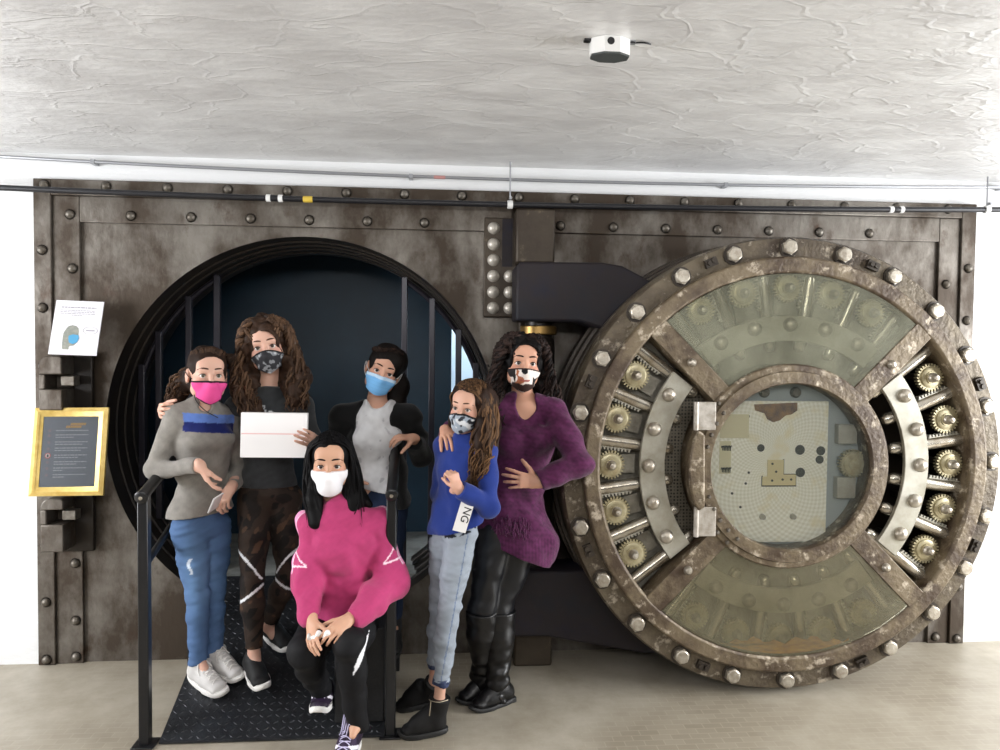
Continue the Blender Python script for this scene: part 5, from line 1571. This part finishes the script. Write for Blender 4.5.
# ------------------------------------------------ seated girl in pink sweatshirt
def person_pink():
    root = root_person(1.64, -.85, .02, 'seated girl with straight black hair, pink sweatshirt and white mask')
    sc = .96; b = .98
    H = Head(at(328.8, 466.5, -.93), 3, -3, 0, 1.05)
    J = dict(neck=at(340, 506, -.84), chest=at(343, 545, -.84), waist=at(342, 592, -.79), pelvis=at(340, 622, -.74),
             sl=at(311, 525, -.85), sr=at(376, 522, -.82), el=at(306, 588, -.92), er=at(393, 585, -.85), wl=at(312, 622, -1.06), wr=at(348, 620, -1.07),
             hl=at(325, 625, -.76), hr=at(360, 622, -.75), kl=at(304, 651, -1.06), kr=at(349, 645, -1.10), al=at(322, 693, -.80), ar=at(357, 718, -1.00))
    J['tl'] = at(318, 709, -.88); J['tr'] = at(350, 742, -1.09)
    S = body_sdf(J, sc, H, build=.95)
    hand_sdf(S, J['wl'], at(312, 640, -1.12)-J['wl'], V(.55, .6, -.25), -1, .90, (.22, .26, .30, .36), .05, (.5, .25))
    hand_sdf(S, J['wr'], at(333, 633, -1.13)-J['wr'], V(-.05, .7, -.5), 1, .90, (.45, .5, .55, .6), .04, (.5, .35))
    soft_mesh('body', S, None, M_skin, root, col=skin_col(lin(198, 154, 128), H, 4))
    face_parts(root, H, lin(36, 28, 26), lin(34, 22, 18))
    lo, hi = box_of([J[k] for k in ('neck', 'sl', 'sr', 'el', 'er', 'wl', 'wr', 'hl', 'hr')], .15)
    S = SDF(lo, hi, .005); bb = b*sc
    torso(S, J, bb, .022, wz=1.18, hz=1.05, bust=.5)
    S.ecap(J['waist']+V(.01, -.05, .02), J['pelvis']+V(.01, -.09, .04), .125, .135, .10, .11, k=.03)
    for q in 'lr':
        e_, w_ = J['e'+q], J['w'+q]
        S.limb([J['s'+q], mixv(J['s'+q], e_, .5), e_, mixv(e_, w_, .75)], [.066*bb, .066*bb, .066*bb, .058*bb], k=.025)
        S.limb([mixv(e_, w_, .72), mixv(e_, w_, .95)], [.046*bb, .041*bb], k=.008, flat=2)
    S.limb([J['neck']+V(0, 0, -.03), mixv(J['neck'], H.p(0, -.02, -.1), .2)], [.075, .064], k=.02, flat=2)
    S.noise(.008, 20, 71, (1, 1, 1.4)); S.noise(.0045, 42, 72, (1, 1, .7)); S.noise(.002, 80, 73)
    S.plane(J['pelvis']+V(0, 0, -.015), V(0, .2, -1))
    Ax = nz(J['er']-J['sr']); Axl = nz(J['el']-J['sl'])
    def col(P):
        c = lin(174, 58, 106)[None, :]*(1+.05*nval(P, 60, 7)+.04*nval(P, 260, 8))[:, None]
        for sh, ax, sg in ((J['sr'], Ax, 1), (J['sl'], Axl, -1)):
            t = (P-sh)@ax; out = (P[:, 0]-sh[0]-t*ax[0])*sg; dy = P[:, 1]-sh[1]-t*ax[1]
            ang = np.arctan2(-dy, out)
            arm = (out > -.01) & (t < .20) & (t > -.08)
            c[arm & (ang > -.35) & (ang < .42)] = lin(232, 150, 190)
            for a in (-.35, .42): c[arm & (np.abs(ang-a) < .045)] = lin(244, 214, 228)
            c[arm & (ang > .42) & (np.abs(t-(.105+.05*(ang-.4))) < .0035) & (t < .19)] = lin(244, 214, 228)
            c[arm & (ang > -.35) & (np.abs(t-.17) < .0035)] = lin(244, 214, 228)
        return c
    soft_mesh('sweatshirt', S, None, M_cloth, root, col=col)
    lo, hi = box_of([J[k] for k in ('waist', 'hl', 'hr', 'kl', 'kr', 'al', 'ar')], .16)
    S = SDF(lo, hi, .005)
    S.ecap(J['waist']+V(0, 0, -.06), J['pelvis'], .135*bb, .150*bb, .095*bb, .105*bb, L=V(1, 0, 0), k=0)
    for q in 'lr':
        h_, k_, a_ = J['h'+q], J['k'+q], J['a'+q]
        S.limb([h_, mixv(h_, k_, .5), k_], [.095*bb, .084*bb, .066*bb], k=.02)
        S.limb([k_, mixv(k_, a_, .35), mixv(k_, a_, 1.15)], [.066*bb, .060*bb, .046*bb], k=.02, flat=2)
    S.noise(.004, 30, 75, (1, 1, 1.5))
    kr = J['kr']
    def col(P):
        c = lin(13, 13, 16)[None, :]*(1+.1*nval(P, 60, 3))[:, None]
        a, e = at(369, 632, -1.0), at(357, 661, -1.0)
        t = ((P-a)@(e-a))/((e-a)@(e-a)); d = P-a-t[:, None]*(e-a); w = np.hypot(d[:, 0], d[:, 2])
        c[(t > 0) & (t < 1) & (w < .009*np.sin(np.clip(t, 0, 1)*PI)**.7) & (P[:, 1] < kr[1]+.17)] = lin(228, 228, 232)
        return c
    soft_mesh('leggings', S, None, M_legg, root, col=col)
    def sc_(x, y, z):
        c = np.tile(lin(40, 26, 50), (len(x), 1)); Q = np.stack([x*.24, y, z], 1); c *= (1+.3*nval(Q, 120, 9))[:, None]
        c[(y > .018) & (np.abs(z-.04-.10*(x-.5)) < .008) & (x > .3) & (x < .72)] = lin(226, 222, 232)
        c[(y < -.018) & (np.abs(z-.04-.10*(x-.5)) < .008) & (x > .3) & (x < .72)] = lin(226, 222, 232)
        return c
    shoe(root, at(326, 700, -.72), at(317, 716, -.93), V(0, -.3, 1), None, M_sole_w, J['al']+V(0, 0, .0), .042, laces=M_lace_p, cuff=.046, inst=1.15, col=sc_, nm='sneaker')
    shoe(root, V(1.715, -.90, .004), V(1.672, -1.13, .004), V(0, 0, 1), None, M_sole_w, J['ar'], .044, laces=M_lace_p, cuff=.046, inst=1.15, col=sc_, nm='sneaker')
    # straight black hair
    S = SDF(H.c+V(-.22, -.2, -.36), H.c+V(.24, .2, .2), .0045); p = H.p
    scalp(S, H, .009)
    S.limb([p(-.052, -.02, .03), p(-.064, .008, -.06), p(-.066, .035, -.14), p(-.048, .062, -.225)], [.042, .036, .036, .034], k=.03)
    S.limb([p(.052, -.02, .03), p(.072, .005, -.06), p(.092, .015, -.14), p(.072, .055, -.225)], [.042, .038, .042, .036], k=.03)
    S.limb([p(.10, .0, -.12), p(.150, .0, -.175)], [.03, .018], k=.03)
    S.limb([p(0, -.08, .02), p(0, -.09, -.10), p(0, -.07, -.18)], [.08, .085, .06], k=.04)
    face_cut(S, H, w=.057, top=.066)
    S.ell(p(.004, .10, .030), H.R3, H.rad(.049, .075, .046), k=.012, mode='s')
    S.ecap(p(-.008, .10, -.08), p(.01, .11, -.24), .043, .020, k=.012, mode='s')
    S.noise(.002, 90, 81, (1, 1, .25))
    rg = random.Random(31); hc, hc2 = lin(7, 6, 7), lin(20, 19, 21)
    L = Locks()
    for i in range(190):
        sg = rg.choice((-1, 1)); az = sg*rg.uniform(15, 120); el = rg.uniform(40, 84)
        s0 = skull_pt(H, az*.6, el, 1.05); m1 = skull_pt(H, sg*rg.uniform(62, 112), 8, rg.uniform(1.05, 1.13))
        if sg < 0: m2, e = p(-.070+rg.uniform(-.03, .032), .03+rg.uniform(-.03, .04), -.13), p(-.045+rg.uniform(-.04, .04), .070+rg.uniform(-.03, .026), -.235+rg.uniform(-.02, .02))
        else: m2, e = p(.096+rg.uniform(-.035, .035), .012+rg.uniform(-.03, .045), -.13), p(.088+rg.uniform(-.045, .055), .060+rg.uniform(-.05, .026), -.235+rg.uniform(-.025, .03))
        L.lock([s0, m1, m2, e], .0042, hc*(1-(t := rg.random()))+hc2*t, 20, amp=.0008, turns=1)
    soft_mesh('hair', S, L.mb, M_hair, root, col=flatcol(hc, .2), extra_col=L.col)
    def mc(r, f, u): return np.tile(lin(232, 231, 234), (len(r), 1))
    mask_part(root, H, mc, M_cord_w, top=-.018, drop=.3, bot=-.122, wid=1.0, vee=.1, q2=5)
    return J, H

# ------------------------------------------------ girl in royal blue jacket
def person_blue():
    root = root_person(2.07, -.84, 0, 'girl with long wavy hair in royal blue jacket, pale jeans and floral mask')
    sc = .84; b = .92
    H = Head(at(461.5, 409, -.92), -30, -2, 5, .93)
    J = dict(neck=at(466, 437, -.83), chest=at(463, 466, -.83), waist=at(459, 500, -.82), pelvis=at(455, 528, -.82),
             sl=at(447, 446, -.76), sr=at(484, 449, -.90), el=at(440, 492, -.72), er=at(489, 508, -.97), wl=at(455, 490, -.90), wr=at(458, 488, -1.02),
             hl=at(447, 532, -.78), hr=at(461, 532, -.86), kl=at(440, 606, -.74), kr=at(449, 607, -.88), al=at(434, 682, -.70), ar=at(439, 700, -.865))
    J['tl'] = at(407, 703, -.64); J['tr'] = at(408, 731, -.875)
    S = body_sdf(J, sc, H, build=b)
    hand_sdf(S, J['wr'], at(449, 464, -1.02)-J['wr'], V(-.5, .75, .0), -1, .74, (1.25, 1.3, 1.3, 1.3), .0, (.12, .75))
    soft_mesh('body', S, None, M_skin, root, col=skin_col(lin(200, 156, 135), H, 5))
    face_parts(root, H, lin(84, 60, 46), lin(60, 48, 38))
    lo, hi = box_of([J[k] for k in ('neck', 'sl', 'sr', 'el', 'er', 'wl', 'wr', 'hl', 'hr')], .14)
    S = SDF(lo, hi, .0046); bb = b*sc
    torso(S, J, bb, .018, wz=1.15, hz=1.08)
    S.ecap(mixv(J['waist'], J['pelvis'], .4), J['pelvis'], .142*bb+.012, .150*bb+.014, .092*bb+.012, .112*bb+.014, L=nz(J['hr']-J['hl']), k=.02)
    for q in 'lr':
        e_, w_ = J['e'+q], J['w'+q]
        S.limb([J['s'+q], e_, mixv(e_, w_, .90)], [.062*bb, .056*bb, .044*bb], k=.02, flat=2)
    S.limb([J['neck']+V(0, 0, -.03), mixv(J['neck'], H.p(0, -.02, -.1), .25)], [.072, .056], k=.02, flat=2)
    S.noise(.005, 28, 91, (1, 1, 1.4)); S.noise(.002, 60, 92)
    S.plane(J['pelvis']+V(0, 0, .005), V(.30, 0, -1))
    soft_mesh('jacket', S, None, M_cloth, root, col=flatcol(lin(27, 48, 118), .07, freq=60))
    lo, hi = box_of([J[k] for k in ('waist', 'hl', 'hr', 'kl', 'kr', 'al', 'ar')], .15)
    S = SDF(lo, hi, .0046)
    S.ecap(mixv(J['waist'], J['pelvis'], .85), J['pelvis'], .132*bb, .140*bb, .090*bb, .104*bb, L=nz(J['hr']-J['hl']), k=0)
    for q in 'lr':
        h_, k_, a_ = J['h'+q], J['k'+q], J['a'+q]
        S.limb([h_, mixv(h_, k_, .5), k_], [.096*bb, .078*bb, .060*bb], k=.02); S.limb([k_, mixv(k_, a_, .35), mixv(k_, a_, .82)], [.060*bb, .060*bb, .046*bb], k=.02, flat=2)
    S.noise(.0035, 32, 95, (1, 1, 2)); S.noise(.0015, 90, 96, (1, 1, 2.5))
    kz = J['ar']; az = mixv(J['kr'], J['ar'], .82)
    def col(P):
        c = lin(142, 150, 160)[None, :]*(1+.07*nval(P, 22, 2)+.03*nval(P, 160, 4))[:, None]
        t = np.clip((J['hr'][2]-P[:, 2])/(J['hr'][2]-az[2]), 0, 1)
        xs = J['hr'][0]*(1-t)+(az[0]+.0)*t+.030*(1-t)-.004
        c[(np.abs(P[:, 0]-xs) < .0022) & (P[:, 1] < -.84)] = lin(96, 112, 140)
        c[P[:, 2] < az[2]+.016] = lin(40, 48, 74); c[(P[:, 2] < az[2]+.026) & (nval(P, 130, 7) > 0)] = lin(62, 70, 96)
        wst = P[:, 2] > J['pelvis'][2]+.0+.3*(P[:, 0]-J['pelvis'][0])-.012
        c[wst & (nval(P, 110, 13) > .1)] = lin(30, 32, 40)
        return c
    soft_mesh('jeans', S, None, M_denim, root, col=col)
    sk = lin(11, 10, 11)
    shoe(root, at(447, 731, -.855), at(399, 738, -.875), V(0, 0, 1), sk, M_sole_b, J['ar']+V(.004, 0, .012), .040, cuff=.047, nm='ankle_boot', sole_h=.022, inst=1.35)
    shoe(root, at(440, 703, -.68), at(396, 711, -.63), V(0, 0, 1), sk, M_sole_b, J['al']+V(.004, 0, .0), .040, cuff=.047, nm='ankle_boot', sole_h=.022, inst=1.35)
    zp = MB(); a = J['ar']; zp.tube([a+V(-.034, -.030, .012), a+V(-.040, -.036, -.05)], .0022, 6)
    zp.tube(catmull([a+V(-.042, -.02, .013), a+V(-.034, -.033, .013), a+V(.0, -.046, .012), a+V(.038, -.025, .011)], 10), .0016, 5)
    part('boot_zip', zp, mat('zip_metal', (170,160,140), .35, metal=.8), root)
    # hair
    S = SDF(H.c+V(-.20, -.2, -.42), H.c+V(.25, .24, .19), .0048); p = H.p
    scalp(S, H, .014)
    S.limb([p(.065, -.01, .02), p(.088, .02, -.06), p(.105, .04, -.15), p(.110, .05, -.26), p(.07, .08, -.33)], [.046, .038, .040, .034, .018], k=.03)
    S.limb([p(0, -.08, .02), p(.02, -.10, -.10), p(.05, -.07, -.22)], [.085, .080, .05], k=.04)
    S.limb([p(-.068, -.03, .02), p(-.080, -.035, -.08)], [.035, .03], k=.03)
    S.noise(.006, 60, 101, (1, 1, .5)); S.noise(.003, 120, 102, (1, 1, .5))
    face_cut(S, H, w=.056, top=.070, asym=-.008)
    S.ecap(p(-.02, .10, -.08), p(-.03, .10, -.24), .05, .05, k=.012, mode='s')
    rg = random.Random(41); c0, c1 = lin(38, 26, 20), lin(106, 78, 53)
    L = Locks()
    for i in range(330):
        az = rg.uniform(-30, 130); s0 = skull_pt(H, az, rg.uniform(35, 84), 1.10); m1 = skull_pt(H, rg.uniform(62, 125), 0, rg.uniform(1.1, 1.24))
        m2 = p(.105+rg.uniform(-.045, .04), .03+rg.uniform(-.05, .05), -.13+rg.uniform(-.03, .03)); m3 = p(.110+rg.uniform(-.05, .045), .045+rg.uniform(-.05, .045), -.23+rg.uniform(-.03, .03))
        e = p(.09+rg.uniform(-.07, .06), .07+rg.uniform(-.05, .03), -.33+rg.uniform(-.05, .05))
        L.lock([s0, m1, m2, m3, e], rg.uniform(.004, .0065), c0*(1-(t := rg.random()))+c1*t, 34, amp=.007, turns=4, ph=rg.random()*6)
    for i in range(40):
        s0 = skull_pt(H, rg.uniform(-60, -20), rg.uniform(45, 80), 1.09); m1 = skull_pt(H, rg.uniform(-110, -75), 5, 1.13)
        L.lock([s0, m1, p(-.082+rg.uniform(-.01, .02), -.03, -.09)], .0045, c0*(1-(t := rg.random()))+c1*t, 18, amp=.003, turns=3)
    soft_mesh('hair', S, L.mb, M_hair, root, col=flatcol(c0, .3, freq=100), extra_col=L.col)
    def mc(r, f, u):
        Q = np.stack([r, f, u], 1); n = nval(Q, 150, 43); n2 = nval(Q, 120, 44); c = np.tile(lin(150, 160, 172), (len(r), 1))
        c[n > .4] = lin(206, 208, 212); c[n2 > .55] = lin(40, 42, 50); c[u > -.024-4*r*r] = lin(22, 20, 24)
        return c
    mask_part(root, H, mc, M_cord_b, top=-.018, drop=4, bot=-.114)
    # white lettered patch on the jacket hem
    a, bq = at(455, 531, -1.0), at(473, 500, -1.0)
    return J, H, root

# ------------------------------------------------ woman in purple sweater
def person_woman():
    root = root_person(2.28, -.58, 0, 'woman with curly black hair in long purple sweater and black boots, hand on hip')
    sc = 1.02; b = 1.0
    H = Head(at(525.6, 363.2, -.70), 4, 2, 4, 1.05)
    J = dict(neck=at(524, 403, -.60), chest=at(524, 440, -.60), waist=at(517, 484, -.58), pelvis=at(510, 522, -.57),
             sl=at(494, 413, -.60), sr=at(553, 411, -.64), el=at(474, 450, -.56), er=at(580, 464, -.79), wl=at(446, 430, -.775), wr=at(537, 482, -.80),
             hl=at(498, 527, -.58), hr=at(522, 527, -.56), kl=at(482, 606, -.62), kr=at(500, 607, -.58), al=at(483, 680, -.545), ar=at(497, 690, -.60))
    J['tl'] = at(464, 693, -.56); J['tr'] = at(478, 706, -.68)
    S = body_sdf(J, sc, H, build=.96)
    hand_sdf(S, J['wr'], at(511, 479, -.80)-J['wr'], V(-.1, .9, -.15), 1, .98, (.22, .24, .26, .30), .16, (.9, .3))
    hand_sdf(S, J['wl'], V(.26, -.93, -.24), V(.1, .2, -1), 1, .92, (.5, .52, .55, .6), .05, (.3, .5))
    soft_mesh('body', S, None, M_skin, root, col=skin_col(lin(198, 150, 126), H, 6))
    face_parts(root, H, lin(30, 21, 20), lin(40, 28, 22), .0034)
    lo, hi = box_of([J[k] for k in ('neck', 'sl', 'sr', 'el', 'er', 'wl', 'wr', 'hl', 'hr')], .16); lo[2] -= .12
    S = SDF(lo, hi, .005); bb = b*sc
    torso(S, J, bb, .012, bust=1.0)
    for q in 'lr':
        e_, w_ = J['e'+q], J['w'+q]
        S.limb([J['s'+q], e_, mixv(e_, w_, .55), mixv(e_, w_, .95)], [.060*bb, .054*bb, .048*bb, .046*bb], k=.025, flat=2)
    # flared hem
    S.ecap(J['pelvis']+V(.01, 0, .02), at(525, 548, -.58), .150*bb, .165*bb, .105*bb, .13*bb, L=V(1, 0, 0), k=.03)
    S.ecap(J['pelvis']+V(.06, -.04, .02), at(537, 562, -.62), .06, .055, .06, .07, L=V(1, 0, 0), k=.03)
    S.limb([J['neck']+V(0, 0, -.03), J['neck']+V(0, 0, .02)], [.088, .076], k=.02, flat=2)
    S.ecap(J['neck']+V(-.006, -.16, -.06), J['neck']+V(0, .0, .06), .022, .066, .05, .06, L=V(1, 0, 0), k=.008, mode='s')
    S.noise(.0055, 24, 111, (1, 1, 1.5)); S.noise(.0022, 70, 112)
    fl = J['pelvis']
    S.plane(at(528, 557, -.6), V(-.42, 0, -1))
    pz = J['pelvis'][2]
    def col(P):
        c = lin(78, 31, 66)[None, :]*(1+.26*nval(P, 210, 5)+.10*nval(P, 60, 8))[:, None]
        rib = (P[:, 2] < pz-.05); c[rib] *= (1+.18*np.sin(P[rib, 0]*420))[:, None]
        return c
    fg = MB(); rg = random.Random(3)
    for i in range(110):
        x = rg.uniform(.0, 1); pz_ = at(498+42*x, 516+rg.uniform(-8, 8)+8*x, -.60); yy = -.70-.0*x
        c = J['pelvis']+V((x-.45)*.22, 0, 0); fy = -.105*math.sqrt(max(.05, 1-((x-.45)/.62)**2))
        s0 = V(c[0]+.01, J['pelvis'][1]+fy-.018, pz_[2]); fg.tube(catmull([s0, s0+V(rg.uniform(-.006, .006), -.012, -.014), s0+V(rg.uniform(-.012, .012), -.006, -.036)], 6), .0024, 5)
    o = soft_mesh('sweater', S, None, M_cloth, root, col=col)
    soft_mesh('fringe', None, fg, M_cloth, o, const=lin(82, 34, 70))
    lo, hi = box_of([J[k] for k in ('pelvis', 'hl', 'hr', 'kl', 'kr', 'al', 'ar')], .16)
    S = SDF(lo, hi, .005)
    S.ecap(J['pelvis']+V(0, 0, .05), J['pelvis'], .125*bb, .138*bb, .090*bb, .100*bb, L=V(1, 0, 0), k=0)
    for q in 'lr':
        h_, k_, a_ = J['h'+q], J['k'+q], J['a'+q]
        S.limb([h_, mixv(h_, k_, .5), k_], [.094*bb, .080*bb, .060*bb], k=.015); S.limb([k_, mixv(k_, a_, .35), a_], [.060*bb, .058*bb, .040*bb], k=.02, flat=2)
    S.noise(.003, 36, 116, (1, 1, 1.6))
    soft_mesh('leggings', S, None, M_slick, root, col=flatcol(lin(14, 15, 19), .2, freq=30))
    bc = lin(10, 9, 10)
    for q, (h, t) in (('l', (at(497, 697, -.50), at(457, 697, -.60))), ('r', (at(514, 706, -.56), at(470, 713, -.68)))):
        k_, a_ = J['k'+q], J['a'+q]
        h[2] = t[2] = .002
        o = shoe(root, h, t, V(0, 0, 1), bc, M_sole_b, a_+V(0, 0, .02), .042, cuff=.050, nm='tall_boot', sole_h=.018, mm=M_slick, inst=1.3)
        lo, hi = box_of([k_, a_], .12); S = SDF(lo, hi, .005)
        S.limb([mixv(k_, a_, .04), mixv(k_, a_, .35), mixv(k_, a_, .92), a_+V(0, 0, -.02)], [.074*bb, .070*bb, .050*bb, .050*bb], k=.02, flat=1)
        S.noise(.005, 45, 118, (1, 1, 2.2), mask=lambda P: np.clip(1.5-(P[:, 2]-a_[2])/.16, .3, 1))
        soft_mesh('boot_shaft', S, None, M_slick, o, const=bc)
        f = nz(t-h); r = V(-f[1], f[0], 0); hb = MB(); c = h+f*.035
        hb.obox(c+V(0, 0, .010), f*.030, r*.030, V(0, 0, .012)); part('boot_heel', hb, M_sole_b, o, bevel=.004)
    # hair
    S = SDF(H.c+V(-.24, -.2, -.36), H.c+V(.28, .24, .2), .0052); p = H.p
    scalp(S, H, .020)
    for sg, e in ((-1, 0), (1, .02)):
        S.limb([p(sg*.065, -.03, .03), p(sg*(.095+e), -.03, -.06), p(sg*(.105+e*1.6), -.03, -.15), p(sg*(.10+e*2), -.02, -.21)], [.05, .046, .042, .024], k=.04)
    S.limb([p(0, -.08, .02), p(0, -.10, -.10), p(0, -.09, -.20)], [.09, .095, .06], k=.04)
    S.noise(.006, 70, 127); S.noise(.003, 140, 122)
    face_cut(S, H, w=.066, top=.076)
    S.ecap(p(0, .08, -.08), p(0, .10, -.26), .062, .075, k=.015, mode='s')
    rg = random.Random(51); c0, c1 = lin(11, 9, 9), lin(54, 41, 37)
    def ends(az, r):
        sg = 1 if az > 0 else -1; e = .025 if az > 0 else 0
        if abs(az) > 120: return [p(sg*r.uniform(.02, .11), -.11, -.12), p(sg*r.uniform(.03, .13), -.09, -.22)]
        x = r.uniform(.075, .150)+e
        return [p(sg*x, -.02+r.uniform(-.05, .05), -.13+r.uniform(-.03, .02)), p(sg*(x+r.uniform(-.03, .035)), -.0+r.uniform(-.05, .05), -.24+r.uniform(-.07, .03))]
    L = make_locks(rg, H, 420, ends, c0, c1, (.0050, .0085), .014, 8, (-165, 165), (0, 80), 1.28, azskip=(-30, 30), n_pts=38)
    L2 = make_locks(rg, H, 120, ends, c0, c1, (.004, .007), .006, 5, (-75, 75), (50, 86), 1.2, n_pts=34)
    L.mb.add(L2.mb.v, L2.mb.f); L.col += L2.col
    soft_mesh('hair', S, L.mb, M_hair, root, col=flatcol(c0, .3, freq=120), extra_col=L.col)
    def mc(r, f, u):
        Q = np.stack([r, f, u], 1); n = nval(Q, 90, 45); c = np.tile(lin(226, 214, 206), (len(r), 1))
        side = np.abs(r+.004) > .036; c[side & (n > -.2)] = lin(34, 30, 30); c[side & (n > .6)] = lin(150, 150, 146)
        sp = nval(Q, 75, 46); c[(~side) & (sp > .55)] = lin(158, 96, 66); c[(~side) & (sp < -1.05)] = lin(40, 30, 28)
        nose = (((r+.008)/.013)**2+((u+.034)/.014)**2) < 1; c[nose] = lin(16, 14, 15)
        mo = (np.abs(u-(-.076+7*(r+.004)**2)) < .0035) & (np.abs(r+.004) < .022); c[mo] = lin(150, 78, 70)
        lw = u < -.088; c[lw & (n > -.3)] = lin(52, 36, 32)
        c[u > -.028-1.5*r*r] = lin(40, 26, 26)
        return c
    mask_part(root, H, mc, M_cord_b, top=-.022, drop=1.5, bot=-.126)
    er = MB(); q = p(.086, -.004, -.05)
    er.tube([q+V(0, 0, .012), q+V(0, 0, -.006)], .0012, 5); er.lathe([(0, -.012), (.0055, -.006), (.0055, .002), (0, .008)], q+V(0, 0, -.016), 10, axis='z'); er.lathe([(0, -.008), (.004, -.004), (.004, .002), (0, .006)], q+V(0, 0, -.034), 10, axis='z')
    part('earring', er, mat('silver_earring', (220,218,214), .2, metal=.9), root)
    return J, H

J1, H1 = person_grey()
J2, H2 = person_tall()
J3, H3 = person_white()
J4, H4 = person_pink()
J5, H5, R5 = person_blue()
J6, H6 = person_woman()

a = at(464.5, 515, -1.02)
PLp = plane_of(at(461.5, 500.5, -1.005), at(474.5, 503.5, -1.02), at(452.5, 530, -.985))
pt_ = part('jacket_patch', quad_on(PLp, 0, 0, 1, 1, .0, .002), mat('white_patch', (222,220,218), .7), R5, label='white lettered patch')
o_, ax_, ay_, n_ = PLp
ux, uy = nz(-ay_*1.0), nz(ax_)            # letters read along the patch, turned on their side
Mx = Matrix.Identity(4); cc = o_+ax_*.62+ay_*.42+n_*.0024
tx, ty = nz(ay_), nz(np.cross(n_, nz(ay_)))
for i in range(3): Mx[i][0] = tx[i]; Mx[i][1] = ty[i]; Mx[i][2] = n_[i]; Mx[i][3] = cc[i]
text_part('patch_lettering', 'NG', .046, M_black, pt_, Mx)
